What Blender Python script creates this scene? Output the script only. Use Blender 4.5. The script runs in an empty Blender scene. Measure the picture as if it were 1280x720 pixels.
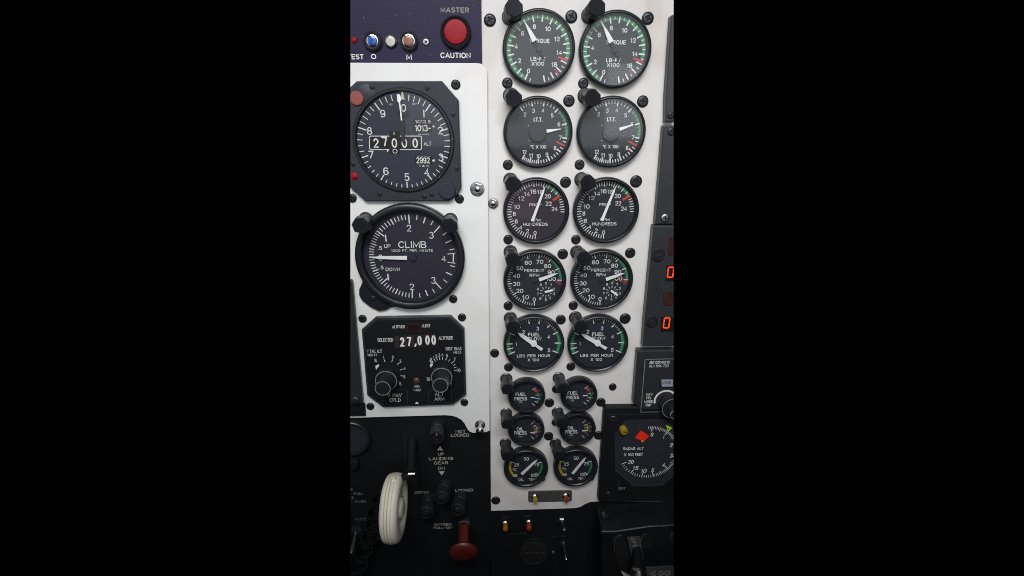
import bpy, bmesh, math, random
from mathutils import Matrix, Vector
random.seed(7)
S = bpy.context.scene
C = S.collection
PI = math.pi

# ------------------------------------------------------------------ camera solution (units: mm on the panel)
F = 650.0
def rodr(v):
    t = v.length; k = v / t
    K = Matrix(((0, -k.z, k.y), (k.z, 0, -k.x), (-k.y, k.x, 0)))
    I = Matrix.Identity(3)
    return I + K * math.sin(t) + (K @ K) * (1 - math.cos(t))
RM = rodr(Vector((.3112, -.0324, -.0012)))
TV = Vector((22.2793, -198.2917, 434.5745))
CAM = -(RM.transposed() @ TV)            # X right, Y down, Z into the panel

def P(px, py, w=0.0):
    """point of the panel (X right, Y down, mm) seen at a photo pixel, on the layer w mm proud of it"""
    d = RM.transposed() @ Vector(((px - 640) / F, (py - 360) / F, 1))
    s = (-w - CAM.z) / d.z
    return (CAM.x + d.x * s, CAM.y + d.y * s)
def Z(x0, y0, s, w=0.0):
    return lambda a, b: P(x0 + a / s, y0 + b / s, w)
def W3(X, Y, w): return Vector((X, -w, -Y)) / 1000

# ------------------------------------------------------------------ materials
MAT = {}
def mat(name, col, rough=.5, metal=0., bump=0., bscale=60., var=0., vscale=8., emit=None, estr=1., coat=0., spec=.5, speck=0., scol=(.6,.6,.6), rvar=0., stain=0.):
    m = bpy.data.materials.new(name); m.use_nodes = True
    n = m.node_tree.nodes; l = m.node_tree.links; b = n['Principled BSDF']
    b.inputs['Base Color'].default_value = (*col, 1); b.inputs['Roughness'].default_value = rough
    b.inputs['Metallic'].default_value = metal; b.inputs['Specular IOR Level'].default_value = spec
    if coat: b.inputs['Coat Weight'].default_value = coat; b.inputs['Coat Roughness'].default_value = .12
    tc = n.new('ShaderNodeTexCoord')
    src = None
    if var:
        t = n.new('ShaderNodeTexNoise'); t.inputs['Scale'].default_value = vscale; t.inputs['Detail'].default_value = 6; t.inputs['Roughness'].default_value = .65
        l.new(tc.outputs['Object'], t.inputs['Vector'])
        r = n.new('ShaderNodeMapRange'); r.inputs['From Min'].default_value = .3; r.inputs['From Max'].default_value = .7
        r.inputs['To Min'].default_value = 1 - var; r.inputs['To Max'].default_value = 1 + var * .6
        l.new(t.outputs['Fac'], r.inputs['Value'])
        mx = n.new('ShaderNodeVectorMath'); mx.operation = 'SCALE'; mx.inputs[0].default_value = col
        l.new(r.outputs['Result'], mx.inputs['Scale']); src = mx.outputs['Vector']
        l.new(src, b.inputs['Base Color'])
        if rvar:
            q = n.new('ShaderNodeMapRange'); q.inputs['From Min'].default_value = .3; q.inputs['From Max'].default_value = .7
            q.inputs['To Min'].default_value = rough - rvar; q.inputs['To Max'].default_value = rough + rvar
            l.new(t.outputs['Fac'], q.inputs['Value']); l.new(q.outputs['Result'], b.inputs['Roughness'])
    if speck:
        t = n.new('ShaderNodeTexNoise'); t.inputs['Scale'].default_value = 420; t.inputs['Detail'].default_value = 3
        l.new(tc.outputs['Object'], t.inputs['Vector'])
        r = n.new('ShaderNodeMapRange'); r.inputs['From Min'].default_value = speck; r.inputs['From Max'].default_value = speck + .05
        l.new(t.outputs['Fac'], r.inputs['Value'])
        mx = n.new('ShaderNodeMix'); mx.data_type = 'RGBA'
        l.new(r.outputs['Result'], mx.inputs['Factor'])
        if src: l.new(src, mx.inputs['A'])
        else: mx.inputs['A'].default_value = (*col, 1)
        mx.inputs['B'].default_value = (*scol, 1)
        l.new(mx.outputs['Result'], b.inputs['Base Color'])
    if stain:
        t = n.new('ShaderNodeTexNoise'); t.inputs['Scale'].default_value = 17; t.inputs['Detail'].default_value = 5; t.inputs['Distortion'].default_value = 1.2
        l.new(tc.outputs['Object'], t.inputs['Vector'])
        r = n.new('ShaderNodeMapRange'); r.inputs['From Min'].default_value = .5; r.inputs['From Max'].default_value = .72; r.inputs['To Max'].default_value = stain
        l.new(t.outputs['Fac'], r.inputs['Value'])
        mx = n.new('ShaderNodeMix'); mx.data_type = 'RGBA'; old = b.inputs['Base Color'].links[0].from_socket
        l.new(r.outputs['Result'], mx.inputs['Factor']); l.new(old, mx.inputs['A']); mx.inputs['B'].default_value = (.56, .44, .36, 1)
        l.new(mx.outputs['Result'], b.inputs['Base Color'])
    if bump:
        t = n.new('ShaderNodeTexNoise'); t.inputs['Scale'].default_value = bscale; t.inputs['Detail'].default_value = 4
        l.new(tc.outputs['Object'], t.inputs['Vector'])
        u = n.new('ShaderNodeBump'); u.inputs['Strength'].default_value = bump; u.inputs['Distance'].default_value = .0004
        l.new(t.outputs['Fac'], u.inputs['Height']); l.new(u.outputs['Normal'], b.inputs['Normal'])
    if emit:
        b.inputs['Emission Color'].default_value = (*emit, 1); b.inputs['Emission Strength'].default_value = estr
    MAT[name] = m
    return name
mat('white_paint', (.80, .775, .755), .5, bump=.25, bscale=900, var=.05, vscale=9, speck=.72, scol=(.42, .38, .34), stain=.42)
mat('flight_paint', (.86, .86, .845), .48, bump=.2, bscale=900, var=.03, vscale=10, speck=.735, scol=(.45, .41, .38), stain=.2)
mat('purple_paint', (.021, .015, .052), .45, spec=.22, bump=.3, bscale=700, var=.12, vscale=25, speck=.71, scol=(.22, .2, .3))
mat('black_panel', (.007, .009, .011), .55, spec=.3, bump=.4, bscale=800, var=.25, vscale=14, speck=.73, scol=(.06, .06, .06))
mat('black_plastic', (.028, .031, .037), .38, bump=.2, bscale=500, var=.2, vscale=60, speck=.71, scol=(.1, .1, .1))
mat('hood_black', (.017, .019, .024), .34, bump=.3, bscale=400, var=.3, vscale=120, speck=.70, scol=(.09, .09, .09))
mat('bezel_black', (.014, .017, .022), .34, bump=.2, bscale=400, var=.25, vscale=90, speck=.69, scol=(.16, .16, .16))
mat('instrument_grey', (.026, .028, .042), .5, spec=.4, bump=.3, bscale=600, var=.15, vscale=50, speck=.72, scol=(.14, .14, .15))
mat('dial_black', (.020, .024, .032), .6, var=.15, vscale=60, speck=.745, scol=(.12, .12, .12))
mat('dial_indigo', (.026, .030, .052), .6, var=.15, vscale=60, speck=.745, scol=(.12, .12, .14))
mat('dial_violet', (.024, .020, .038), .6, var=.2, vscale=30, speck=.745, scol=(.12, .12, .14))
mat('dial_plum_reflection', (.030, .023, .036), .6, var=.15, vscale=40, speck=.745, scol=(.12, .12, .12))  # black dial with the purple glass reflection mixed into its colour
mat('screw_black', (.035, .036, .042), .3, metal=.5, bump=.2, bscale=900, var=.35, vscale=300, rvar=.12)
mat('recess_black', (.006, .006, .007), .7)
mat('marking_white', (.82, .82, .80), .55, var=.08, vscale=300)
mat('marking_dim', (.30, .30, .29), .55, var=.15, vscale=300)
mat('marking_grey', (.60, .60, .59), .55, var=.12, vscale=300)
mat('rim_highlight_grey', (.26, .27, .30), .4, var=.3, vscale=400)  # painted grey in place of the metal highlight on knob rims
mat('dark_lens', (.10, .05, .04), .3)
mat('marking_faint', (.07, .07, .07), .55, var=.2, vscale=300)
mat('marking_cream', (.60, .57, .49), .55, var=.15, vscale=300)
mat('marking_green', (.03, .26, .10), .5, var=.2, vscale=300)
mat('marking_pale_green', (.12, .30, .21), .5, var=.2, vscale=300)
mat('marking_red', (.62, .05, .045), .5)
mat('marking_yellow', (.62, .45, .04), .5, var=.2, vscale=300)
mat('marking_orange', (.75, .25, .04), .5)
mat('pointer_white', (.93, .93, .92), .45)
mat('flag_red', (.95, .035, .015), .4)
mat('flag_amber', (.95, .5, .02), .4)
mat('bug_green', (.55, .9, .05), .4)
mat('chrome', (.62, .61, .60), .22, metal=1., bump=.2, bscale=300, var=.2, vscale=200, rvar=.1)
mat('steel', (.42, .42, .43), .34, metal=1., bump=.25, bscale=500, var=.3, vscale=260, rvar=.12)
mat('dark_steel', (.13, .13, .14), .38, metal=.9, bump=.2, bscale=500, var=.3, vscale=200, rvar=.1)
mat('lens_red', (.34, .010, .018), .5, var=.2, vscale=120, spec=.25, bump=.5, bscale=600)
mat('lens_blue', (.02, .10, .46), .2, coat=.6)
mat('lens_clear', (.62, .58, .55), .2, coat=.6)
mat('lens_brown', (.30, .12, .085), .3, coat=.4)
mat('lens_dull_red', (.30, .075, .06), .4)
mat('lens_amber', (.34, .13, .012), .25, coat=.6, bump=.5, bscale=900)
mat('lens_orange', (.27, .045, .016), .25, coat=.6, bump=.5, bscale=900)
mat('lens_yellow', (.38, .26, .02), .3, coat=.5)
mat('lens_dark', (.02, .012, .013), .15, coat=.7)
mat('lens_window', (.05, .02, .017), .25, var=.3, vscale=200)
mat('drum_black', (.005, .005, .007), .6)
mat('drum_brown', (.04, .027, .024), .5, var=.4, vscale=220)
mat('digit_white', (.85, .82, .80), .5)
mat('ivory_rubber', (.95, .90, .77), .55, bump=.5, bscale=350, var=.1, vscale=60, speck=.70, scol=(.42, .36, .26))
mat('ivory_groove', (.66, .57, .43), .7)
mat('red_knob', (.115, .016, .013), .38, bump=.4, bscale=300, var=.25, vscale=70, coat=.15)
mat('button_grey', (.33, .36, .41), .45)
mat('plate_grey', (.075, .072, .07), .5, var=.35, vscale=120, speck=.68, scol=(.17, .16, .15))
mat('quadrant_black', (.009, .011, .012), .45, spec=.3, bump=.5, bscale=260, var=.3, vscale=30, rvar=.1)
mat('worn_lit_edge', (.10, .105, .11), .4, var=.5, vscale=150)
mat('led_orange', (.6, .06, .02), .4, emit=(1, .085, .012), estr=.8)
# cover glass: clear with a real Fresnel reflection
g = bpy.data.materials.new('cover_glass'); g.use_nodes = True; nt = g.node_tree; nt.nodes.clear()
o_ = nt.nodes.new('ShaderNodeOutputMaterial'); mx_ = nt.nodes.new('ShaderNodeMixShader'); tr_ = nt.nodes.new('ShaderNodeBsdfTransparent')
gl_ = nt.nodes.new('ShaderNodeBsdfGlossy'); fr_ = nt.nodes.new('ShaderNodeFresnel'); fr_.inputs['IOR'].default_value = 1.5
gl_.inputs['Roughness'].default_value = .06
tr_.inputs['Color'].default_value = (.96, .97, .97, 1)
nt.links.new(fr_.outputs[0], mx_.inputs[0]); nt.links.new(tr_.outputs[0], mx_.inputs[1]); nt.links.new(gl_.outputs[0], mx_.inputs[2]); nt.links.new(mx_.outputs[0], o_.inputs[0])
MAT['cover_glass'] = g

# ------------------------------------------------------------------ mesh builder (panel mm, relative to an origin)
class MB:
    def __init__(s, org=(0, 0)):
        s.o = org; s.v = []; s.f = []; s.m = []; s.sm = []; s.mats = []
    def mi(s, m):
        if m not in s.mats: s.mats.append(m)
        return s.mats.index(m)
    def add(s, vs, fs, m, smooth=False):
        b = len(s.v); i = s.mi(m)
        s.v += [((X - s.o[0]) / 1000, -w / 1000, -(Y - s.o[1]) / 1000) for X, Y, w in vs]
        for f in fs: s.f.append([b + k for k in f]); s.m.append(i); s.sm.append(smooth)
    def lathe(s, c, prof, m, n=48, smooth=True, sx=1., sy=1., a0=0):
        vs = [(c[0] + sx * r * math.cos(a0 + 2 * PI * k / n), c[1] + sy * r * math.sin(a0 + 2 * PI * k / n), w) for r, w in prof for k in range(n)]
        s.add(vs, [(i * n + k, i * n + (k + 1) % n, (i + 1) * n + (k + 1) % n, (i + 1) * n + k) for i in range(len(prof) - 1) for k in range(n)], m, smooth)
        if prof[-1][0] > 0: s.add(vs[-n:], [tuple(range(n))], m)
    def ring(s, c, prof, m, n=64, smooth=False):
        vs = [(c[0] + r * math.cos(2 * PI * k / n), c[1] + r * math.sin(2 * PI * k / n), w) for r, w in prof for k in range(n)]
        s.add(vs, [(i * n + k, i * n + (k + 1) % n, (i + 1) * n + (k + 1) % n, (i + 1) * n + k) for i in range(len(prof) - 1) for k in range(n)], m, smooth)
    def tube(s, p0, p1, prof, m, n=28, smooth=True, cap=True, poly=None):
        """prof: (radius, t along p0-p1 in 0..1)"""
        a = Vector(p0); d = Vector(p1) - a; z = d.normalized()
        x = Vector((1, 0, 0)); x = (x - z * x.dot(z)).normalized(); y = z.cross(x)
        if poly is None: poly = [(math.cos(2 * PI * k / n), math.sin(2 * PI * k / n)) for k in range(n)]
        n = len(poly)
        vs = [tuple(a + d * t + x * (r * q[0]) + y * (r * q[1])) for r, t in prof for q in poly]
        s.add(vs, [(i * n + k, i * n + (k + 1) % n, (i + 1) * n + (k + 1) % n, (i + 1) * n + k) for i in range(len(prof) - 1) for k in range(n)], m, smooth)
        if cap: s.add(vs[-n:], [tuple(range(n))], m); s.add(vs[:n], [tuple(range(n))[::-1]], m)
    def prism(s, poly, w0, w1, m, ch=0., top=None):
        n = len(poly)
        A = sum(poly[i][0] * poly[(i + 1) % n][1] - poly[(i + 1) % n][0] * poly[i][1] for i in range(n))
        def inset(d):
            out = []
            for i in range(n):
                a, b, c = Vector(poly[i - 1]), Vector(poly[i]), Vector(poly[(i + 1) % n])
                e1 = (b - a).normalized(); e2 = (c - b).normalized(); sg = 1 if A > 0 else -1
                n1 = Vector((-e1.y, e1.x)) * sg; n2 = Vector((-e2.y, e2.x)) * sg
                k = (n1 + n2); k = k / max(k.dot(n1), .3)
                out.append(tuple(b + k * d))
            return out
        rings = [[(x, y, w0) for x, y in poly], [(x, y, w1 - ch) for x, y in poly]]
        if ch: rings += [[(x, y, w1 - ch * .3) for x, y in inset(ch * .3)], [(x, y, w1) for x, y in inset(ch)]]
        vs = sum(rings, [])
        s.add(vs, [(i * n + k, i * n + (k + 1) % n, (i + 1) * n + (k + 1) % n, (i + 1) * n + k) for i in range(len(rings) - 1) for k in range(n)], m)
        s.add(rings[-1], [tuple(range(n))], top or m); s.add(rings[0], [tuple(range(n))[::-1]], m)
    def flat(s, poly, w, m): s.add([(x, y, w) for x, y in poly], [tuple(range(len(poly)))], m)
    def bar(s, a, b, wa, wb, w, m, h=0):
        a, b = Vector(a), Vector(b); d = (b - a).normalized(); q = Vector((-d.y, d.x))
        poly = [tuple(a + q * wa / 2), tuple(b + q * wb / 2), tuple(b - q * wb / 2), tuple(a - q * wa / 2)]
        if h: s.prism(poly, w, w + h, m)
        else: s.flat(poly, w, m)
    def arc(s, c, r0, r1, a0, a1, w, m, n=40, h=0):
        vs = []
        for k in range(n + 1):
            a = a0 + (a1 - a0) * k / n
            vs += [(c[0] + r0 * math.cos(a), c[1] + r0 * math.sin(a), w), (c[0] + r1 * math.cos(a), c[1] + r1 * math.sin(a), w)]
        s.add(vs, [(2 * k, 2 * k + 1, 2 * k + 3, 2 * k + 2) for k in range(n)], m)
    def disc(s, c, r, w, m, n=40, sy=1.): s.flat([(c[0] + r * math.cos(2 * PI * k / n), c[1] + sy * r * math.sin(2 * PI * k / n)) for k in range(n)], w, m)
    def text(s, t, c, h, wd, w, m, bold=.0, rot=0., slant=0.):
        """h: cap height mm, wd: full width mm or None; centred on c"""
        stroke_text(s, t, c, h, wd, w, m, bold, rot, slant)
    def build(s, name, parent=None):
        me = bpy.data.meshes.new(name); me.from_pydata(s.v, [], s.f); me.update()
        for m in s.mats: me.materials.append(MAT[m])
        for p, i, q in zip(me.polygons, s.m, s.sm): p.material_index = i; p.use_smooth = q
        bm = bmesh.new(); bm.from_mesh(me); bmesh.ops.remove_doubles(bm, verts=bm.verts, dist=1e-7); bm.normal_update()
        for e in bm.edges:
            if len(e.link_faces) == 2 and e.calc_face_angle(0) > .6: e.smooth = False
        bm.to_mesh(me); bm.free()
        o = bpy.data.objects.new(name, me); C.objects.link(o)
        if parent: o.parent = parent
        return o
def _E(cx, cy, rx, ry, a0, a1, n=10):
    return [(cx + rx * math.cos(math.radians(a0 + (a1 - a0) * k / n)), cy + ry * math.sin(math.radians(a0 + (a1 - a0) * k / n))) for k in range(n + 1)]
_O = _E(.3, .5, .3, .5, 90, 450, 24)
FONT = {   # engraved single-stroke lettering: width, strokes
 'A': (.64, [[(0, 0), (.32, 1), (.64, 0)], [(.12, .34), (.52, .34)]]),
 'B': (.56, [[(.3, .52), (0, .52), (0, 0), (.32, 0)] + _E(.32, .26, .24, .26, -90, 90) [1:], [(0, .52), (0, 1), (.3, 1)] + _E(.3, .76, .21, .24, 90, -90)[1:]]),
 'C': (.6, [_E(.33, .5, .33, .5, 42, 318, 18)]),
 'D': (.6, [[(0, 0), (0, 1), (.25, 1)] + _E(.25, .5, .35, .5, 90, -90, 12)[1:] + [(0, 0)]]),
 'E': (.5, [[(.5, 1), (0, 1), (0, 0), (.5, 0)], [(0, .52), (.43, .52)]]),
 'F': (.48, [[(.48, 1), (0, 1), (0, 0)], [(0, .5), (.42, .5)]]),
 'G': (.64, [_E(.33, .5, .33, .5, 42, 330, 18) + [(.64, .45), (.38, .45)]]),
 'H': (.56, [[(0, 0), (0, 1)], [(.56, 0), (.56, 1)], [(0, .52), (.56, .52)]]),
 'I': (.04, [[(.02, 0), (.02, 1)]]),
 'K': (.58, [[(0, 0), (0, 1)], [(.55, 1), (0, .38)], [(.2, .6), (.58, 0)]]),
 'L': (.46, [[(0, 1), (0, 0), (.46, 0)]]),
 'M': (.7, [[(0, 0), (0, 1), (.35, .2), (.7, 1), (.7, 0)]]),
 'N': (.58, [[(0, 0), (0, 1), (.58, 0), (.58, 1)]]),
 'O': (.66, [_E(.33, .5, .33, .5, 90, 450, 24)]),
 'P': (.54, [[(0, 0), (0, 1), (.28, 1)] + _E(.28, .74, .26, .26, 90, -90)[1:] + [(0, .48)]]),
 'Q': (.66, [_E(.33, .5, .33, .5, 90, 450, 24), [(.38, .28), (.66, -.05)]]),
 'R': (.56, [[(0, 0), (0, 1), (.28, 1)] + _E(.28, .75, .26, .25, 90, -90)[1:] + [(0, .5)], [(.26, .5), (.56, 0)]]),
 'S': (.54, [_E(.27, .75, .25, .25, 35, 270, 12) + _E(.27, .25, .27, .25, 90, -145, 12)[1:]]),
 'T': (.56, [[(0, 1), (.56, 1)], [(.28, 1), (.28, 0)]]),
 'U': (.56, [[(0, 1), (0, .28)] + _E(.28, .28, .28, .28, 180, 360, 12)[1:] + [(.56, 1)]]),
 'V': (.62, [[(0, 1), (.31, 0), (.62, 1)]]),
 'W': (.86, [[(0, 1), (.22, 0), (.43, .9), (.64, 0), (.86, 1)]]),
 'X': (.6, [[(0, 0), (.6, 1)], [(0, 1), (.6, 0)]]),
 'Y': (.6, [[(0, 1), (.3, .48), (.6, 1)], [(.3, .48), (.3, 0)]]),
 'Z': (.56, [[(0, 1), (.56, 1), (0, 0), (.56, 0)]]),
 '0': (.6, [_O]),
 '1': (.26, [[(0, .78), (.2, 1), (.2, 0)]]),
 '2': (.56, [_E(.28, .72, .27, .28, 165, -38, 12) + [(0, 0), (.56, 0)]]),
 '3': (.56, [_E(.27, .76, .24, .24, 155, -90, 12) + _E(.27, .26, .28, .26, 90, -155, 12)[1:]]),
 '4': (.6, [[(.44, 0), (.44, 1), (0, .28), (.6, .28)]]),
 '5': (.56, [[(.5, 1), (.08, 1), (.03, .5)] + _E(.27, .32, .28, .32, 120, -150, 14)]),
 '6': (.56, [_E(.29, .68, .29, .32, 35, 180, 10) + [(0, .3)], _E(.28, .3, .28, .3, 180, 540, 20)]),
 '7': (.54, [[(0, 1), (.54, 1), (.18, 0)]]),
 '8': (.56, [_E(.28, .76, .23, .24, -90, 270, 18), _E(.28, .27, .28, .27, 90, 450, 18)]),
 '9': (.56, [_E(.27, .32, .29, .32, 215, 360, 10) + [(.56, .7)], _E(.28, .7, .28, .3, 0, 360, 20)]),
 '-': (.34, [[(0, .48), (.34, .48)]]), '/': (.4, [[(0, 0), (.4, 1)]]), '+': (.4, [[(0, .5), (.4, .5)], [(.2, .3), (.2, .7)]]),
 '.': (.06, [[(.03, 0), (.03, .09)]]), ',': (.1, [[(.08, .1), (.08, 0), (0, -.18)]]), '°': (.26, [_E(.13, .84, .13, .15, 90, 450, 12)]), ' ': (.34, []),
}
def strip(mb, pts, th, w, m):
    q = [pts[0]]
    for p_ in pts[1:]:
        if math.hypot(p_[0] - q[-1][0], p_[1] - q[-1][1]) > th * .05: q.append(p_)
    if len(q) < 2: return
    closed = math.hypot(q[0][0] - q[-1][0], q[0][1] - q[-1][1]) < th * .3 and len(q) > 4
    if closed: q = q[:-1]
    n = len(q); vs = []
    for i in range(n):
        a = Vector(q[i - 1]) if (i or closed) else None; b = Vector(q[i]); c = Vector(q[(i + 1) % n]) if (i < n - 1 or closed) else None
        e1 = (b - a).normalized() if a is not None else None; e2 = (c - b).normalized() if c is not None else None
        if e1 is None: e1 = e2; b = b - e2 * th * .35
        elif e2 is None: e2 = e1; b = b + e1 * th * .35
        n1 = Vector((-e1.y, e1.x)); n2 = Vector((-e2.y, e2.x)); k = n1 + n2
        if k.length < .25: k = n1
        else: k = k / max(k.dot(n1), .55)
        vs += [(*(b + k * th / 2), w), (*(b - k * th / 2), w)]
    fs = [(2 * i, 2 * i + 1, 2 * ((i + 1) % n) + 1, 2 * ((i + 1) % n)) for i in range(n if closed else n - 1)]
    mb.add(vs, fs, m)
def stroke_text(mb, t, c, h, wd, w, m, bold, rot, slant):
    th = h * ((.12 + bold * 2.0) if h > 2.7 else (.12 + bold * .8))
    gap = .2 + bold * 2
    x = 0; items = []
    for ch in t:
        W_, st = FONT[ch]; items.append((x, st)); x += W_ + gap
    full = x - gap
    sx = (wd - th) / full if wd and full > .1 else h * .95
    sx = min(sx, h * 1.9)
    ca, sa = math.cos(rot), math.sin(rot); H = h - th; i = 0
    for x0, st in items:
        for line in st:
            i += 1; out = []
            for x, y in line:
                u = (x0 + x + slant * y - full / 2) * sx; v = -(y - .5) * H
                out.append((c[0] + u * ca - v * sa, c[1] + u * sa + v * ca))
            strip(mb, out, th, w + .012 * (i % 3), m)

def setp(o, label=None, cat=None, group=None, kind=None):
    for k, v in (('label', label), ('category', cat), ('group', group), ('kind', kind)):
        if v: o[k] = v
    return o
def thing(name, label, cat, org, w=0, group=None):
    o = bpy.data.objects.new(name, None); C.objects.link(o); o.empty_display_size = .01
    o.location = W3(org[0], org[1], w) if w else W3(org[0], org[1], 0)
    return setp(o, label, cat, group)
def copy_tree(o, parent=None):
    c = o.copy(); C.objects.link(c); c.parent = parent
    for ch in list(o.children): copy_tree(ch, c)
    return c
def sub(a, b): return (a[0] - b[0], a[1] - b[1])
def ang(a, b): return math.atan2(b[1] - a[1], b[0] - a[0])
def px2mm(cx, cy, w, d):      # a length of d pixels across at that pixel
    return P(cx + d / 2, cy, w)[0] - P(cx - d / 2, cy, w)[0]
class Dial:
    """writes marks on a face using positions read in an enlarged crop of the photo"""
    def __init__(s, mb, x0, y0, sc, w):
        s.mb = mb; s.x0 = x0; s.y0 = y0; s.s = sc; s.w = w; s.z = Z(x0, y0, sc, w)
    def p(s, a, b): return s.z(a, b)
    def t(s, t, a, b, h, wd=None, m='marking_white', bold=.012, rot=0., dw=.12, slant=0.):
        hh = s.z(a, b + h / 2)[1] - s.z(a, b - h / 2)[1]
        ww = (s.z(a + wd / 2, b)[0] - s.z(a - wd / 2, b)[0]) if wd else None
        s.mb.text(t, s.z(a, b), hh, ww, s.w + dw, m, bold, rot, slant)
    def line(s, a, b, th, m='marking_white', th2=None, dw=.1):
        k = s.z(a[0] + .5, a[1])[0] - s.z(a[0] - .5, a[1])[0]
        s.mb.bar(s.z(*a), s.z(*b), th * k, (th if th2 is None else th2) * k, s.w + dw, m)
    def poly(s, pts, m, dw=.1, h=0):
        q = [s.z(*a) for a in pts]
        if h: s.mb.prism(q, s.w + dw, s.w + dw + h, m)
        else: s.mb.flat(q, s.w + dw, m)
    def box(s, x0, y0, x1, y1, m, dw=.08): s.poly([(x0, y0), (x1, y0), (x1, y1), (x0, y1)], m, dw)
    def k(s, a, b): return s.z(a + .5, b)[0] - s.z(a - .5, b)[0]

def unwrap(anchors, c, z):
    out = []; last = None
    for v, (a, b) in anchors:
        q = z(a, b); th = ang(c, q); r = math.hypot(q[0] - c[0], q[1] - c[1])
        if last is not None:
            while th < last - .2: th += 2 * PI
        last = th; out.append((v, th, r))
    return out
def interp(tab, v):
    for (v0, a0, _), (v1, a1, _) in zip(tab, tab[1:]):
        if v <= v1 + 1e-9: return a0 + (a1 - a0) * (v - v0) / (v1 - v0)
    (v0, a0, _), (v1, a1, _) = tab[-2:]
    return a0 + (a1 - a0) * (v - v0) / (v1 - v0)
def tick(mb, c, a, r0, r1, th, w, m): mb.bar((c[0] + r0 * math.cos(a), c[1] + r0 * math.sin(a)), (c[0] + r1 * math.cos(a), c[1] + r1 * math.sin(a)), th, th, w, m)

# ------------------------------------------------------------------ the setting: panels
def rounded(pts, r, idx):
    out = []
    for i, p in enumerate(pts):
        if i not in idx: out.append(p); continue
        a, b, c = Vector(pts[i - 1]), Vector(p), Vector(pts[(i + 1) % len(pts)])
        u = (a - b).normalized(); v = (c - b).normalized(); p0 = b + u * r; p1 = b + v * r
        for k in range(7):
            t = k / 6; out.append(tuple(p0 * (1 - t) ** 2 + b * 2 * t * (1 - t) + p1 * t * t))
    return out
def pp(w, *pts): return [P(a, b, w) for a, b in pts]

mb = MB(); mb.prism(pp(-3, (395, -40), (885, -40), (885, 760), (395, 760)), -6, -3, 'black_panel')
setp(mb.build('backing_panel'), kind='structure')
mb = MB()
poly = pp(0, (592, -30), (860, -30), (860, 627), (747, 627), (738, 627.6), (731, 630.5), (726, 633.6), (720, 635.3), (613.7, 638.8), (612, 560), (592, 560))
mb.prism(poly, -2, 0, 'white_paint', .35)
setp(mb.build('engine_panel'), kind='structure')
mb = MB()
poly = pp(4, (400, 78.2), (609, 78.9), (613.2, 541.2))
fl = rounded([poly[0], poly[1], poly[2]], 9, {1})[:8]
bot = pp(4, (612.2, 538.5), (608, 540.4), (600, 541.4), (592, 541.5), (587.5, 540.2), (584.5, 537.2), (582.2, 533), (580, 528.8), (576.5, 525), (571, 521.8), (565, 520), (556, 519.3), (438, 522.6), (400, 523.8))
mb.prism(fl + bot, 1.7, 4, 'flight_paint', .5)
setp(mb.build('flight_panel'), kind='structure')
mb = MB(); mb.prism(pp(1.4, (395, 500), (612.8, 500), (613.6, 640), (612, 760), (395, 760)), -2.6, 1.4, 'black_panel', .3)
D = Dial(mb, 430, 510, 3.43, 1.4)
for t, a, b, h, wd in [('NOT', 500, 100, 12, 42), ('LOCKED', 498, 116, 13, 78), ('UP', 416, 197, 12, 26), ('LANDING', 416, 216.5, 13, 104), ('GEAR', 416, 235, 13, 61), ('DN', 418, 258, 12, 27),
                       ('DOWN', 333, 361, 11, 59), ('LOCKED', 516, 352, 11, 76), ('OXYGEN', 423, 499, 10, 76), ('PULL-ON', 424, 513, 10, 79)]:
    D.t(t, a, b, h, wd, 'marking_cream', .008)
for t, a, b, h, wd in [('-PULL', 60, 367, 10, 46), ('S', 37, 384, 10, 9), ('- PUSH', 62, 401, 10, 62), ('H.T.G.', 77, 476, 11, 54), ('T', 149, 520, 10, 9), ('CK PITOT', 132, 562, 11, 90), ('1', 64, 562, 11, 4), ('E', 33, 350, 10, 8)]:
    D.t(t, a, b, h, wd, 'marking_dim', .0)
D.poly([(412, 163), (425, 181), (399, 181)], 'marking_cream'); D.poly([(406, 271), (432, 271), (419, 289)], 'marking_cream')
D.poly([(255, 118), (312, 118), (318, 470), (262, 470)], 'recess_black', .05)
setp(mb.build('gear_panel'), kind='structure')
mb = MB(); mb.prism(pp(-.5, (613.2, 620), (880, 620), (880, 760), (613.2, 760)), -2.8, -.5, 'black_panel')
D = Dial(mb, 610, 630, 8, -.5)
for t, a, b, h, wd in [('LEFT', 175, 127, 16, 72), ('RIGHT', 407, 117, 16, 88), ('AUTO FEATHER', 292, 296, 14, 178), ('PROP DE-ICE', 470, 490, 18, 198), ('INERT SEP', 700, 322, 12, 250)]:
    D.t(t, a, b, h, wd, 'marking_faint', .0)
setp(mb.build('lower_panel'), kind='structure')

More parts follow.
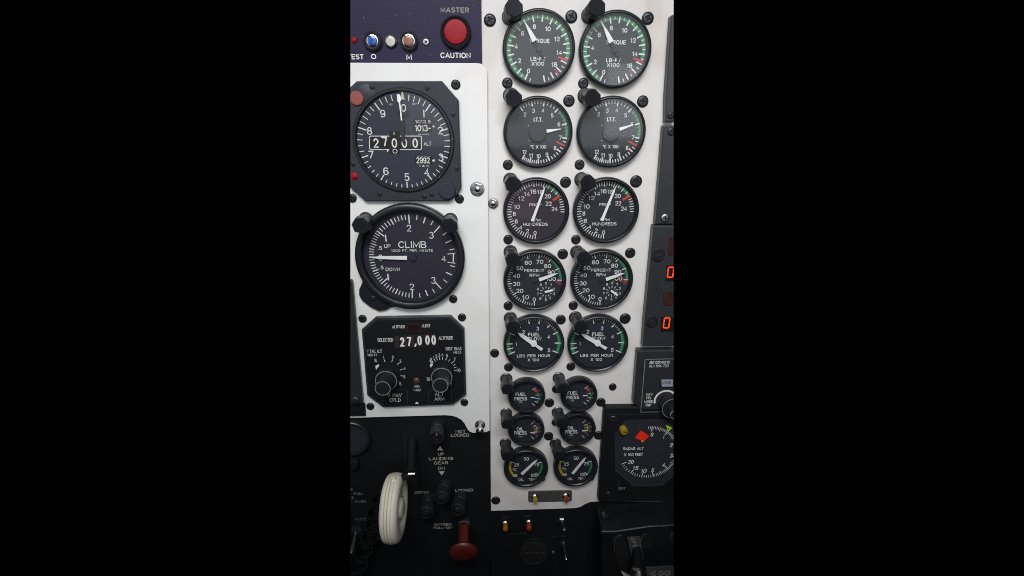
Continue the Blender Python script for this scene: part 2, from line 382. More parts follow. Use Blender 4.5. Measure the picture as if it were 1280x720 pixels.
# ------------------------------------------------------------------ annunciator panel (purple)
org = P(520, 40, 2)
t = thing('annunciator_panel', 'purple annunciator strip lettered MASTER CAUTION, at the top left', 'annunciator panel', org)
mb = MB(org); mb.prism(pp(2, (400, -8), (601.5, -8), (602.6, 82), (400, 82)), .2, 2, 'purple_paint', .3)
D = Dial(mb, 430, 0, 6.4, 2)
D.t('MASTER', 886, 80, 42, 228, 'marking_dim', .03); D.t('CAUTION', 892, 443, 44, 242, 'marking_white', .03)
D.t('TEST', 92, 454, 42, 132, 'marking_white', .03); D.t('O', 237, 452, 42, 42, 'marking_white', .03); D.t('M', 521, 457, 42, 44, 'marking_white', .03)
mb.build('face_plate', t)
def button(name, x, y, rb, r, h, lens, label, bez='black_plastic', sy=1.05, chrome=False):
    c = P(x, y, 2 + h); k = px2mm(x, y, 2 + h, 1)
    m = MB(org); R = rb * k; q = r * k
    m.ring(c, [(R, 2), (R, 2 + h * .7), (R - .6, 2 + h * .9), ((R + q) / 2 + .2, 2 + h), (q + .35, 2 + h * .8), (q + .3, 2.2)], bez, 56, True)
    o = m.build('lamp_bezel', t)
    m = MB(org)
    if chrome: m.ring(c, [(q + .25, 2.1), (q + .25, 2 + h * .9), (q - .5, 2 + h * .95), (q - .6, 2.1)], 'chrome', 48, True); q -= .7
    m.lathe(c, [(q, 2.1), (q, 2 + h * .92), (q * .97, 2 + h * 1.0), (q * .88, 2 + h * 1.05), (q * .5, 2 + h * 1.08), (0, 2 + h * 1.09)], lens, 40)
    o = m.build(name, t); o['label'] = label
button('warning_button', 569.4, 39.6, 19.2, 14.4, 5.5, 'lens_red', 'large round red push button', 'hood_black')
button('marker_light', 465.2, 50.8, 11.6, 6.8, 4, 'lens_blue', 'round blue marker light lettered O', chrome=True)
button('marker_light', 488.2, 51.6, 7.6, 5.8, 2.4, 'lens_clear', 'small round clear light in a bright ring', 'chrome')
button('marker_light', 510.6, 50.8, 11.4, 7.3, 4, 'lens_brown', 'round brown marker light lettered M', chrome=True)
c = P(442.5, 49.9, 3); m = MB(org); m.lathe(c, [(2.4, 2), (2.2, 3), (1.2, 3.8), (0, 4)], 'lens_red', 24)
o = m.build('pilot_light', t); o['label'] = 'tiny red pilot light at the left edge'

# ------------------------------------------------------------------ screws
def screw_mesh(r, m='screw_black', mr='recess_black', h=1.5, cross=True):
    bm = bmesh.new(); n = 28
    def ringv(R, w): return [bm.verts.new((R * math.cos(2 * PI * k / n), -w, R * math.sin(2 * PI * k / n))) for k in range(n)]
    rs = [ringv(r, 0), ringv(r, h * .35), ringv(r * .93, h * .72), ringv(r * .72, h * .95), ringv(r * .6, h)]
    for a, b in zip(rs, rs[1:]):
        for k in range(n): f = bm.faces.new((a[k], a[(k + 1) % n], b[(k + 1) % n], b[k])); f.smooth = True
    a = r * .13; L = r * .5
    cp = [(L, -a), (L, a), (a, a), (a, L), (-a, L), (-a, a), (-L, a), (-L, -a), (-a, -a), (-a, -L), (a, -L), (a, -a)] if cross else [(L * 1.1, -a), (L * 1.1, a), (-L * 1.1, a), (-L * 1.1, -a)]
    cv = [bm.verts.new((x, -h, y)) for x, y in cp]; cd = [bm.verts.new((x * .8, -h * .35, y * .8)) for x, y in cp]
    ed = [bm.edges.new((rs[-1][k], rs[-1][(k + 1) % n])) if not bm.edges.get((rs[-1][k], rs[-1][(k + 1) % n])) else bm.edges.get((rs[-1][k], rs[-1][(k + 1) % n])) for k in range(n)]
    ed += [bm.edges.new((cv[k], cv[(k + 1) % len(cv)])) for k in range(len(cv))]
    bmesh.ops.triangle_fill(bm, edges=ed, use_beauty=True)
    for k in range(len(cv)): f = bm.faces.new((cv[k], cv[(k + 1) % len(cv)], cd[(k + 1) % len(cv)], cd[k])); f.material_index = 1
    f = bm.faces.new(cd); f.material_index = 1
    bmesh.ops.recalc_face_normals(bm, faces=bm.faces)
    bmesh.ops.scale(bm, vec=(.001,) * 3, verts=bm.verts)
    me = bpy.data.meshes.new('screw'); bm.to_mesh(me); bm.free(); me.materials.append(MAT[m]); me.materials.append(MAT[mr])
    return me
SCR = {}
def screw(x, y, rpx, w, label, group='black cross-head panel screws', m='screw_black', parent=None, name='panel_screw', cat='screw', cross=True, h=1.6):
    k = px2mm(x, y, w + 1, 1); r = round(rpx * k * 2) / 2
    key = (r, m, cross, h)
    if key not in SCR: SCR[key] = screw_mesh(r, m, cross=cross, h=h)
    o = bpy.data.objects.new(name, SCR[key]); C.objects.link(o)
    c = P(x, y, w + 1)
    if parent is None:
        o.location = W3(c[0], c[1], w); setp(o, label, cat, group)
    else:
        o.parent = parent; o.location = W3(c[0], c[1], w) - parent.location
    o.rotation_euler = (0, random.uniform(0, PI), 0)
    return o
for x, y, r, l in [
    (612.3, 25, 7.4, 'black screw left of the left torque gauge, near its post light'), (714.3, 20.7, 7.8, 'black screw between the tops of the two torque gauges'),
    (810, 22.7, 7.6, 'black screw at the upper right of the right torque gauge'), (634.2, 103.7, 6.4, 'black screw at the lower left of the left torque gauge'),
    (729.3, 104.2, 6.3, 'black screw at the lower left of the right torque gauge'), (711.3, 125.9, 7.5, 'black screw at the upper right of the left ITT gauge'),
    (803.7, 126.7, 7.4, 'black screw at the upper right of the right ITT gauge'), (634.8, 206, 6.2, 'black screw at the lower left of the left ITT gauge'),
    (724.6, 205.8, 6.1, 'black screw at the lower left of the right ITT gauge'), (707, 227.8, 7.2, 'black screw at the upper right of the left propeller gauge'),
    (795.3, 226.8, 7.4, 'black screw at the upper right of the right propeller gauge'), (635.2, 299.6, 5.8, 'black screw at the lower left of the left propeller gauge'),
    (720, 299.6, 5.8, 'black screw at the lower left of the right propeller gauge'), (703.5, 317.7, 6.8, 'black screw at the upper right of the left percent RPM gauge'),
    (788, 316.3, 6.9, 'black screw at the upper right of the right percent RPM gauge'), (635.2, 382.5, 5.6, 'black screw at the lower left of the left percent RPM gauge'),
    (716.6, 382.2, 5.5, 'black screw at the lower left of the right percent RPM gauge'), (701.1, 399.7, 6.6, 'black screw at the upper right of the left fuel flow gauge'),
    (781.6, 398.5, 6.7, 'black screw at the upper right of the right fuel flow gauge'), (618.3, 441.8, 5.9, 'black screw alone on the left edge beside the left fuel flow gauge'),
    (635.6, 459.3, 5.3, 'black screw at the lower left of the left fuel flow gauge'), (713.6, 458.5, 5.5, 'black screw at the lower left of the right fuel flow gauge'),
    (686.8, 503.8, 6, 'black screw right of the left fuel pressure gauge'), (751.2, 503.2, 6.2, 'black screw right of the right fuel pressure gauge'),
    (766, 484, 4.8, 'small black screw alone below the right fuel flow gauge, nearest the right-hand equipment'), (685.8, 545.5, 5.8, 'black screw right of the left oil pressure gauge'),
    (748.4, 544.6, 5.8, 'black screw right of the right oil pressure gauge, half behind the radar altimeter'), (695.4, 486.8, 5.2, 'black screw half hidden behind the right fuel pressure post light'),
    (694.2, 528.5, 5, 'black screw half hidden behind the right oil pressure post light'), (619.7, 626, 5.8, 'black screw in the bottom left corner of the white engine panel')]:
    screw(x, y, r, 0, l)
for x, y, r, l in [(569.6, 105.6, 5.9, 'black screw at the upper right corner of the altimeter'), (574.3, 248.8, 5.4, 'black screw at the lower right corner of the altimeter'),
    (440, 247.9, 5.4, 'black screw at the lower left corner of the altimeter, at the photo edge'), (566.4, 374, 5.3, 'black screw at the lower right of the climb gauge'),
    (577.4, 396.9, 5.3, 'black screw at the upper right corner of the altitude alerter'), (452.9, 398.6, 5.5, 'black screw at the upper left corner of the altitude alerter'),
    (462.7, 508.4, 5, 'black screw at the lower left corner of the altitude alerter'), (580.4, 503.4, 4.8, 'black screw at the lower right corner of the altitude alerter')]:
    screw(x, y, r, 4, l)
s_ = screw(532.3, 52.4, 4.4, 2, None, m='steel', parent=t, name='mounting_screw', h=1)

# bright studs
def stud(x, y, w, r, label, tip, two=False):
    c = P(x, y, w + 3); t = thing('panel_stud', label, 'stud', c, w, 'bright nuts and studs on the panel')
    m = MB(c); hexa = [(c[0] + r * math.cos(PI / 3 * k + .3), c[1] + r * math.sin(PI / 3 * k + .3)) for k in range(6)]
    m.lathe(c, [(r * 1.15, 0), (r * 1.15, .5), (r * .9, .6)], 'steel', 36); m.prism(hexa, .3, 2.8, 'steel', .4); m.build('hex_nut', t)
    m = MB(c); m.lathe(c, [(r * .5, .5), (r * .5, tip - 1), (r * .42, tip - .4), (r * .2, tip), (0, tip)], 'chrome', 28)
    if two: m.ring(c, [(r * .55, tip * .55), (r * .85, tip * .6), (r * .85, tip * .8), (r * .5, tip * .85)], 'chrome', 28, True)
    m.build('stud_end', t)
    for ch in t.children: ch.location = (0, 0, 0)
    return t
stud(596.5, 236.6, 4, 5.6, 'bright hex nut and stud on the right of the altimeter', 5)
stud(616.5, 254.6, 0, 4.2, 'dull hex nut stud left of the left propeller gauge', 4)
stud(600, 533, 4, 4.6, 'tall bright stud at the bottom corner of the white flight panel', 15, True)

# ------------------------------------------------------------------ post lights
HEX = [(math.cos(a) * q, math.sin(a) * q) for a, q in [(0.0, 1.22), (.95, 1.02), (1.9, 1.05), (2.85, 1.02), (3.7, 1.05), (4.5, 1.02), (5.45, 1.06)]]
def post_light(cap, base, w0, label, r=6.9, rb=5.4, hc=23):
    b = P(*base, w0 + 2); c = P(*cap, w0 + hc)
    t = thing('post_light', label, 'post light', b, w0, 'black hooded post lights over the gauges')
    B = (b[0], b[1], 0); T = (b[0] + (c[0] - b[0]), b[1] + (c[1] - b[1]), hc)
    lerp = lambda s: tuple(B[i] + (T[i] - B[i]) * s for i in range(3))
    m = MB(b); m.lathe(b, [(rb + 1, 0), (rb + 1, 1.2), (rb + .3, 1.8)], 'dark_steel', 32); m.build('base_ring', t)
    m = MB(b); m.tube(lerp(.02), lerp(.70), [(rb, 0), (rb, .93), (rb * .96, 1)], 'hood_black', 32)
    m.tube(lerp(.30), lerp(.34), [(rb, 0), (rb + .35, .2), (rb + .35, .8), (rb, 1)], 'hood_black', 32, cap=False); m.build('post', t)
    m = MB(b)
    # slanted hood: longer on the far side, cut open towards the gauge
    p0 = Vector(lerp(.52)); p1 = Vector(T); ca, sa = math.cos(.5), math.sin(.5)
    pl = [(x * ca - y * sa, x * sa + y * ca) for x, y in HEX]
    rings = []
    for s_, rr in ((0, .86), (.12, 1), (.93, 1), (1, .93)):
        ring = []
        for x, y in pl:
            q = p0 + (p1 - p0) * s_ + Vector((x * r * rr, y * r * rr, 0))
            if s_ > .5: q.z -= (x * .8 + y * .55) * 1.8
            if s_ < .5: q.z += (x * .8 + y * .55) * -2.6
            ring.append(tuple(q))
        rings.append(ring)
    n = len(pl); vs = sum(rings, [])
    m.add(vs, [(i * n + k, i * n + (k + 1) % n, (i + 1) * n + (k + 1) % n, (i + 1) * n + k) for i in range(3) for k in range(n)], 'hood_black')
    m.add(rings[-1], [tuple(range(n))], 'hood_black'); m.add(rings[0], [tuple(range(n))[::-1]], 'hood_black'); m.build('hood', t)
    return t
for cap, base, l in [((642.5, 9), (637, 20.5), 'left torque gauge'), ((746, 8), (736.5, 18.8), 'right torque gauge'),
    ((642, 123), (638, 119), 'left ITT gauge'), ((741, 122.5), (731.5, 119.5), 'right ITT gauge'),
    ((641, 230.5), (638, 225), 'left propeller gauge'), ((735, 228.6), (727, 224.3), 'right propeller gauge'),
    ((641, 325), (638, 315), 'left percent RPM gauge'), ((730, 323), (721.5, 315.3), 'right percent RPM gauge'),
    ((641, 409.5), (638, 398), 'left fuel flow gauge'), ((726, 408.5), (719.5, 397.3), 'right fuel flow gauge')]:
    post_light(cap, base, 0, 'black hooded post light at the upper left of the ' + l)
for cap, base, l in [((634.6, 487), (632.9, 474), 'left fuel pressure gauge'), ((704.2, 486), (698.6, 473), 'right fuel pressure gauge'), ((634.6, 530.5), (632.9, 517.5), 'left oil pressure gauge'), ((702.8, 529), (697.2, 516), 'right oil pressure gauge'),
    ((634.5, 570.5), (631.8, 555), 'left oil temperature gauge'), ((699.6, 570), (694.4, 555), 'right oil temperature gauge')]:
    post_light(cap, base, 0, 'black hooded post light at the upper left of the ' + l, r=6.6, rb=5.2, hc=22)
post_light((450.5, 282.5), (457, 274), 4, 'black hooded post light at the upper left of the climb gauge', r=7.2)
post_light((561.5, 282.5), (563, 275), 4, 'black hooded post light at the upper right of the climb gauge', r=6.8)

# ------------------------------------------------------------------ round gauges
def gauge(name, label, cat, cx, cy, D_mm, depth, marks, pointer, wtop=8., group=None, wdial=2.5, dialmat='dial_black', lip=.92, w0=0, extra=None):
    c = P(cx, cy, wtop); R = D_mm / 2
    t = thing(name, label, cat, c, w0, group)
    off = w0
    def fix(o): o.location = (0, w0 / 1000, 0); return o         # meshes are written with absolute w
    m = MB(c)
    m.ring(c, [(R, w0), (R, wtop - 1.6), (R * .985, wtop - .6), (R * .955, wtop), (R * (lip + .02), wtop), (R * lip, wtop - .5), (R * lip - .7, wdial)], 'bezel_black', 72, True)
    if extra: extra(m, c)
    fix(m.build('bezel', t))
    m = MB(c); m.disc(c, R * lip - .5, wdial, dialmat, 64); marks(m, c, wdial); fix(m.build('dial', t))
    pointer(t, c, wdial, fix)
    m = MB(c); m.disc(c, R * lip - .15, wtop - 1.2, 'cover_glass', 64); fix(m.build('cover_glass', t))
    return t
def needle(t, c, base, tip, wb, wt, w, fix, name='pointer', hub=None, hubmat='bezel_black', pts=None, tipfrac=.8):
    m = MB(c); b, q = Vector(base), Vector(tip); d = (q - b).normalized(); n = Vector((-d.y, d.x)); L = (q - b).length
    e = b + d * L * tipfrac
    poly = [b + n * wb / 2, e + n * wt / 2, q, e - n * wt / 2, b - n * wb / 2]
    m.prism([tuple(x) for x in poly], w, w + .5, 'pointer_white')
    o = fix(m.build(name, t))
    return o
def pair(t, org2, label, dang, names=('pointer',), w0=0):
    r = copy_tree(t); r.location = W3(org2[0], org2[1], w0); r['label'] = label
    for ch in r.children:
        nm = ch.name.split('.')[0]
        if nm in dang: ch.rotation_euler = (0, dang[nm], 0)
    return r

# torque
def torque_marks(m, c, w):
    D = Dial(m, 622, 0, 6.26, w)
    A = unwrap([(0, (213, 627)), (2, (108, 508)), (4, (78, 353)), (6, (142, 203)), (8, (275, 127)), (10, (428, 148)), (12, (540, 262)), (14, (568, 418)), (16, (503, 570)), (18, (370, 648))], c, D.z)
    r = sum(a[2] for a in A) / len(A)
    m.arc(c, r - 2.9, r + .1, interp(A, 0), interp(A, 14.55), w + .05, 'marking_green', 70)
    for i in range(37):
        v = i / 2
        if i % 2 == 0: tick(m, c, interp(A, v), r - 5.3, r, 1.15, w + .1, 'marking_white')
        else: tick(m, c, interp(A, v), r - 2.6, r, .7, w + .1, 'marking_white')
    tick(m, c, interp(A, -.5), r - 2.6, r, .7, w + .1, 'marking_white')
    tick(m, c, interp(A, 14.72), r - 8.5, r, 1.5, w + .14, 'marking_red')
    for k in range(4): tick(m, c, interp(A, 16.32), r - 5.4 + k * 1.5, r - 4.5 + k * 1.5, 1.1, w + .14, 'marking_red')
    for s, a, b in [('0', 242, 555), ('2', 172, 475), ('4', 146, 363), ('6', 195, 262), ('8', 288, 208), ('10', 394, 226), ('12', 465, 305), ('14', 483, 412), ('16', 444, 505)]: D.t(s, a, b, 37, 24 if len(s) == 1 else 44, bold=.03)
    D.t('TORQUE', 328, 320, 34, 160, bold=.03); D.t('LB-FT', 316, 461, 31, 118, bold=.03); D.t('X100', 315, 499, 31, 100, bold=.03)
def torque_ptr(t, c, w, fix):
    z = Z(622, 0, 6.26, w + 2.6); a = ang(c, z(203, 153)); d = Vector((math.cos(a), math.sin(a))); cc = Vector(c)
    m = MB(c); m.lathe(c, [(2.2, w + .6), (2.2, w + 2), (1.8, w + 2.4), (0, w + 2.5)], 'dial_black', 32)
    m.bar(tuple(cc - d * 8), tuple(cc + d * 7), 2.0, 2.8, w + .8, 'recess_black', 1); fix(m.build('pointer_hub', t))
    needle(t, c, cc + d * 6.8, cc + d * 25, 4.3, 3.0, w + 2.6, fix, tipfrac=.42)
G1 = gauge('torque_gauge', 'left of the two torque gauges, at the top of the engine panel', 'gauge', 673.8, 60.3, 60, 8, torque_marks, torque_ptr, group='paired torque gauges')
cR = P(769.9, 62, 8)
pair(G1, cR, 'right of the two torque gauges, at the top of the engine panel', {'pointer': ang(cR, P(600 + 778 / 5.12, 143 / 5.12, 3.6)) - ang(P(673.8, 60.3, 8), P(622 + 203 / 6.26, 153 / 6.26, 3.6)), 'pointer_hub': 0})

# ITT
def itt_marks(m, c, w):
    cR = P(764.8, 165.5, 8); off = sub(c, cR)
    m.o = sub(m.o, off)                                    # positions were read on the right-hand twin
    c = cR
    D = Dial(m, 720, 110, 6.55, w)
    A = unwrap([(2, (150, 155)), (3, (243, 112)), (4, (347, 112)), (5, (450, 175)), (6, (510, 293)), (7, (520, 412)), (8, (465, 525)), (9, (372, 598)), (10, (278, 627)), (11, (205, 615)), (12, (143, 588))], c, D.z)
    r = sum(a[2] for a in A) / len(A)
    m.arc(c, r - 2.0, r, interp(A, 5.15), interp(A, 7), w + .05, 'marking_green', 40)
    for i in range(41):
        v = 2 + i / 4; g = 5.1 < v < 6.95
        tick(m, c, interp(A, v), r - (4.3 if i % 4 == 0 else 2.8), r, 1.15 if i % 4 == 0 else .75, w + .1, 'marking_white' if not g or i % 4 == 0 else 'marking_pale_green')
    tick(m, c, interp(A, 7.5), r - 8.2, r, 1.3, w + .14, 'marking_red')
    tick(m, c, interp(A, 8.08), r - 6.5, r - 3, 1.0, w + .14, 'marking_red')
    for s, a, b in [('2', 185, 215), ('3', 256, 185), ('4', 333, 182), ('5', 406, 224), ('6', 458, 297), ('7', 465, 405), ('8', 418, 490), ('9', 350, 542), ('10', 281, 555), ('11', 220, 550), ('12', 169, 522)]:
        D.t(s, a, b, 34, (22 if len(s) == 1 else 34), bold=.012)
    D.t('I.T.T.', 290, 257, 34, 72, bold=.03); D.t('°C X 100', 283, 480, 28, 128, bold=.012)
    for b in (307, 430): D.t('+', 210, b, 14, 22, bold=.05)
def itt_ptr(t, c, w, fix):
    m = MB(c); m.lathe(c, [(7.6, w + .4), (7.6, w + 3), (7.2, w + 3.4), (0, w + 3.5)], 'dial_black', 44); fix(m.build('pointer_hub', t))
    z = Z(600, 105, 5.12, w + 2); a = ang(c, z(540, 284)); d = Vector((math.cos(a), math.sin(a))); cc = Vector(c)
    needle(t, c, cc + d * 7.7, cc + d * 21, 2.9, .7, w + 1.6, fix, tipfrac=.9)
G2 = gauge('itt_gauge', 'left of the two ITT temperature gauges, second row', 'gauge', 672.7, 165.8, 60, 8, itt_marks, itt_ptr, group='paired ITT gauges')
cR = P(764.8, 165.5, 8)
pair(G2, cR, 'right of the two ITT temperature gauges, second row', {'pointer': ang(cR, P(720 + 500 / 6.55, 110 + 288 / 6.55, 3)) - ang(P(672.7, 165.8, 8), P(600 + 540 / 5.12, 105 + 284 / 5.12, 3)), 'pointer_hub': 0})

# propeller
def prop_marks(m, c, w):
    D = Dial(m, 622, 215, 7.58, w)
    a0 = ang(c, D.p(355, 648)); r = (D.p(627, 378)[0] - D.p(85, 378)[0]) / 2
    a1 = ang(c, D.p(627, 378)) + (2 * PI if ang(c, D.p(627, 378)) < a0 else 0)
    for i in range(51):
        v = i / 2; a = a0 + (a1 - a0) * v / 25
        tick(m, c, a, r - (4.4 if i % 4 == 0 else 3.5), r, .75 if i % 2 == 0 else .6, w + .1, 'marking_pale_green' if 18.6 < v < 21.6 and i % 2 else 'marking_white')
    m.arc(c, r - 2.6, r - .2, a0 + (a1 - a0) * 18.6 / 25, a0 + (a1 - a0) * 21.6 / 25, w + .05, 'marking_green', 20)
    tick(m, c, a0 + (a1 - a0) * 21.85 / 25, r - 8.3, r - .3, 2.1, w + .14, 'marking_red')
    for s, a, b in [('0', 355, 577), ('2', 283, 560), ('4', 220, 523), ('6', 178, 468), ('8', 158, 397), ('10', 182, 330), ('12', 225, 250), ('14', 278, 210), ('16', 338, 185), ('18', 405, 190), ('20', 475, 230), ('22', 483, 300), ('24', 540, 350)]:
        D.t(s, a, b, 40, 28 if len(s) == 1 else 58, bold=.012)
    D.t('PROP', 358, 312, 28, 114, bold=.015); D.t('RPM', 362, 455, 28, 88, bold=.015); D.t('HUNDREDS', 360, 495, 30, 230, bold=.015)
def line_ptr(x0, y0, s, base, tip, wb, wt, tf=.85):
    def f(t, c, w, fix):
        z = Z(x0, y0, s, w + 2.4)
        m = MB(c); m.lathe(c, [(2.6, w + .4), (2.6, w + 1.6), (0, w + 1.8)], 'dial_black', 28); fix(m.build('pointer_hub', t))
        needle(t, c, z(*base), z(*tip), wb, wt, w + 2.4, fix, tipfrac=tf)
    return f
G3 = gauge('propeller_gauge', 'left propeller RPM gauge with a plum reflection tinted into its face, third row', 'gauge', 670.5, 264.7, 60, 8, prop_marks, line_ptr(622, 215, 7.58, (328, 465), (450, 135), 2.7, 1.9), group='paired propeller gauges', dialmat='dial_plum_reflection')
cR = P(758.3, 264.2, 8); zR = Z(600, 210, 5.12, 3.4); zL = Z(622, 215, 7.58, 3.4)
r3 = pair(G3, cR, 'right propeller RPM gauge with a plain black face, third row', {'pointer': ang(zR(780, 335), zR(870, 115)) - ang(zL(328, 465), zL(450, 135)), 'pointer_hub': 0})
for ch in r3.children:
    if ch.name.startswith('dial'):
        ch.data = ch.data.copy()
        for i, mm in enumerate(ch.data.materials):
            if mm.name == 'dial_plum_reflection': ch.data.materials[i] = MAT['dial_black']

# percent RPM
def rpm_marks(m, c, w):
    D = Dial(m, 622, 305, 8, w)
    a0 = ang(c, D.p(368, 625)); r = (D.p(636, 362)[0] - D.p(94, 362)[0]) / 2; a1 = ang(c, D.p(632, 362)) + 2 * PI
    f = lambda v: a0 + (a1 - a0) * v / 100
    for i in range(51):
        v = i * 2; g = v > 81
        tick(m, c, f(v), r - (4.2 if i % 5 == 0 else 2.6), r, .85 if i % 5 == 0 else .5, w + .1, 'marking_pale_green' if g and i % 5 else 'marking_white')
    m.arc(c, r - 1.9, r, f(81), f(99.5), w + .05, 'marking_green', 30)
    tick(m, c, f(101.6), r - 6, r, .8, w + .12, 'marking_red'); tick(m, c, f(103.4), r - 4, r, .6, w + .12, 'marking_red')
    for s, a, b in [('0', 367, 555), ('10', 280, 532), ('20', 222, 468), ('30', 190, 398), ('40', 190, 317), ('50', 222, 243), ('60', 307, 187), ('70', 422, 178), ('80', 500, 220), ('90', 535, 283), ('100', 535, 350)]:
        D.t(s, a, b, 40, {1: 32, 2: 70, 3: 96}[len(s)], bold=.012)
    D.t('PERCENT', 366, 265, 29, 203, bold=.02); D.t('RPM', 368, 312, 30, 98, bold=.02)
    c2 = D.p(483, 478); k = D.k(483, 478)
    for i, (a, b) in enumerate([(484, 393), (532, 408), (562, 450), (562, 497), (527, 537), (482, 556), (428, 545), (402, 500), (403, 450), (432, 408)]):
        D.t(str(i), a, b, 26, 19, bold=.01)
        tick(m, c2, -PI / 2 + i * PI / 5, 37 * k, 60 * k, .55, w + .1, 'marking_white')
def rpm_ptr(t, c, w, fix):
    line_ptr(622, 305, 8, (415, 358), (605, 290), 3.4, 2.2, .7)(t, c, w, fix)
    z = Z(622, 305, 8, w + 1.2)
    c2 = z(484, 478); o = MB(c2); k = z(485, 478)[0] - c2[0]
    a = ang(z(475, 483), z(542, 465)); d = Vector((math.cos(a), math.sin(a))); q = Vector(c2)
    o.prism([tuple(q - d * 1.2 + Vector((-d.y, d.x)) * 1), tuple(q + d * 6.4 + Vector((-d.y, d.x)) * .9), tuple(q + d * 7.3), tuple(q + d * 6.4 - Vector((-d.y, d.x)) * .9), tuple(q - d * 1.2 - Vector((-d.y, d.x)) * 1)], w + 1.2, w + 1.6, 'pointer_white')
    ob = o.build('unit_pointer', t); ob.location = ((c2[0] - c[0]) / 1000, 0, -(c2[1] - c[1]) / 1000)
G4 = gauge('turbine_gauge', 'left percent RPM gauge, its tiny hand pointing right, fourth row', 'gauge', 668.8, 351.9, 59.5, 8, rpm_marks, rpm_ptr, group='paired percent RPM gauges', dialmat='dial_black')
cR = P(752.8, 351.3, 8); zR = Z(600, 300, 5.12, 3.4); zL = Z(622, 305, 8, 3.4)
pair(G4, cR, 'right percent RPM gauge, its tiny hand pointing down right, fourth row', {'pointer': ang(zR(803, 252), zR(930, 208)) - ang(zL(415, 358), zL(605, 290)),
     'unit_pointer': ang(zR(835, 320), zR(870, 345)) - ang(zL(475, 483), zL(542, 465)), 'pointer_hub': 0})

# fuel flow
def ff_marks(m, c, w):
    D = Dial(m, 600, 385, 6.4, w)
    A = unwrap([(0, (235, 370)), (1, (218, 288)), (1.5, (248, 205)), (2, (318, 150)), (2.5, (392, 115)), (3, (475, 108)), (3.5, (550, 145)), (4, (603, 202)), (4.5, (648, 280)), (5, (630, 362))], c, D.z)
    r = (D.p(650, 290)[0] - D.p(216, 290)[0]) / 2
    m.arc(c, r - 3, r, interp(A, 0), interp(A, 1.55), w + .05, 'marking_green', 20); m.arc(c, r - 3, r, interp(A, 3.85), interp(A, 5), w + .05, 'marking_green', 20)
    v = 0
    for i in range(51):
        v = i / 10
        tick(m, c, interp(A, v), r - (6 if i % 5 == 0 else 3.1), r, 1.05 if i % 5 == 0 else .6, w + .1, 'marking_white' if i % 5 == 0 or 1.5 < v < 3.85 else 'marking_pale_green')
    for s, a, b in [('1', 290, 287), ('2', 348, 192), ('3', 462, 165), ('4', 550, 230), ('5', 552, 338)]: D.t(s, a, b, 30, 22 if s != '1' else 10, bold=.02)
    D.t('FUEL', 433, 212, 29, 98, bold=.02); D.t('FLOW', 438, 247, 29, 108, bold=.02); D.t('LBS PER HOUR', 428, 382, 23, 265, bold=.02); D.t('X 100', 427, 415, 23, 92, bold=.02)
def ff_ptr(t, c, w, fix):
    z = Z(600, 385, 6.4, w + 2.2); tip = Vector(z(300, 195)); cc = Vector(c); d = (tip - cc).normalized(); n = Vector((-d.y, d.x)); L = (tip - cc).length
    m = MB(c)
    m.prism([tuple(cc + d * L), tuple(cc + d * L * .72 + n * 1.9), tuple(cc + d * 2 + n * 2.0), tuple(cc + d * 2 - n * 2.0), tuple(cc + d * L * .72 - n * 1.9)], w + 2.2, w + 2.7, 'pointer_white')
    m.bar(tuple(cc - d * 2), tuple(cc - d * 10.5), 2.4, 3.2, w + 2.2, 'pointer_white', .5)
    m.lathe(c, [(3.2, w + .4), (3.2, w + 2.9), (2.8, w + 3.3), (0, w + 3.4)], 'pointer_white', 32); fix(m.build('pointer', t))
G5 = gauge('fuel_flow_gauge', 'left of the two fuel flow gauges, fifth row', 'gauge', 667.6, 431.5, 60, 8, ff_marks, ff_ptr, group='paired fuel flow gauges')
cR = P(748, 431, 8)
pair(G5, cR, 'right of the two fuel flow gauges, fifth row', {'pointer': ang(cR, P(600 + 808 / 6.4, 385 + 205 / 6.4, 3.2)) - ang(P(667.6, 431.5, 8), P(600 + 300 / 6.4, 385 + 195 / 6.4, 3.2))})

# fuel and oil pressure
def side_scale(D, m, c, w, labs, tickp, needle_, arcm, blocks):
    for s, a, b in labs: D.t(s, a, b, 17, {1: 10, 2: 24, 3: 36}[len(s)], 'marking_dim', .0)
    for a, b in tickp: D.line(a, b, 5, 'marking_white')
def fp_marks(m, c, w):
    D = Dial(m, 622, 465, 7.2, w)
    D.t('FUEL', 208, 200, 30, 94, bold=.02); D.t('PRESS', 208, 240, 32, 116, bold=.02); D.t('PSI', 207, 272, 12, 30)
    side_scale(D, m, c, w, [('0', 345, 133), ('10', 380, 163), ('20', 391, 203), ('30', 387, 243), ('40', 374, 282), ('50', 340, 315)],
               [((314, 160), (340, 142)), ((342, 208), (370, 205)), ((342, 237), (372, 242)), ((332, 262), (358, 275)), ((310, 283), (335, 303))], None, None, None)
    D.poly([(326, 158), (342, 150), (362, 170), (350, 184), (334, 178)], 'marking_red', .08)
    q = [D.p(362, 186), D.p(372, 215), D.p(370, 245), D.p(352, 280)]
    for a, b in zip(q, q[1:]): m.bar(a, b, 1.3, 1.3, w + .06, 'marking_green')
def short_ptr(x0, y0, s, a, b, th):
    def f(t, c, w, fix):
        z = Z(x0, y0, s, w + 1); m = MB(c); m.bar(z(*a), z(*b), th, th * .7, w + 1, 'pointer_white', .4); fix(m.build('pointer', t))
    return f
G6 = gauge('fuel_pressure_gauge', 'left of the two small fuel pressure gauges', 'gauge', 658.4, 496.6, 38, 8, fp_marks, short_ptr(622, 465, 7.2, (298, 227), (340, 232), 1.0), group='paired fuel pressure gauges', lip=.87)
pair(G6, P(724, 495, 8), 'right of the two small fuel pressure gauges', {'pointer': -.12})
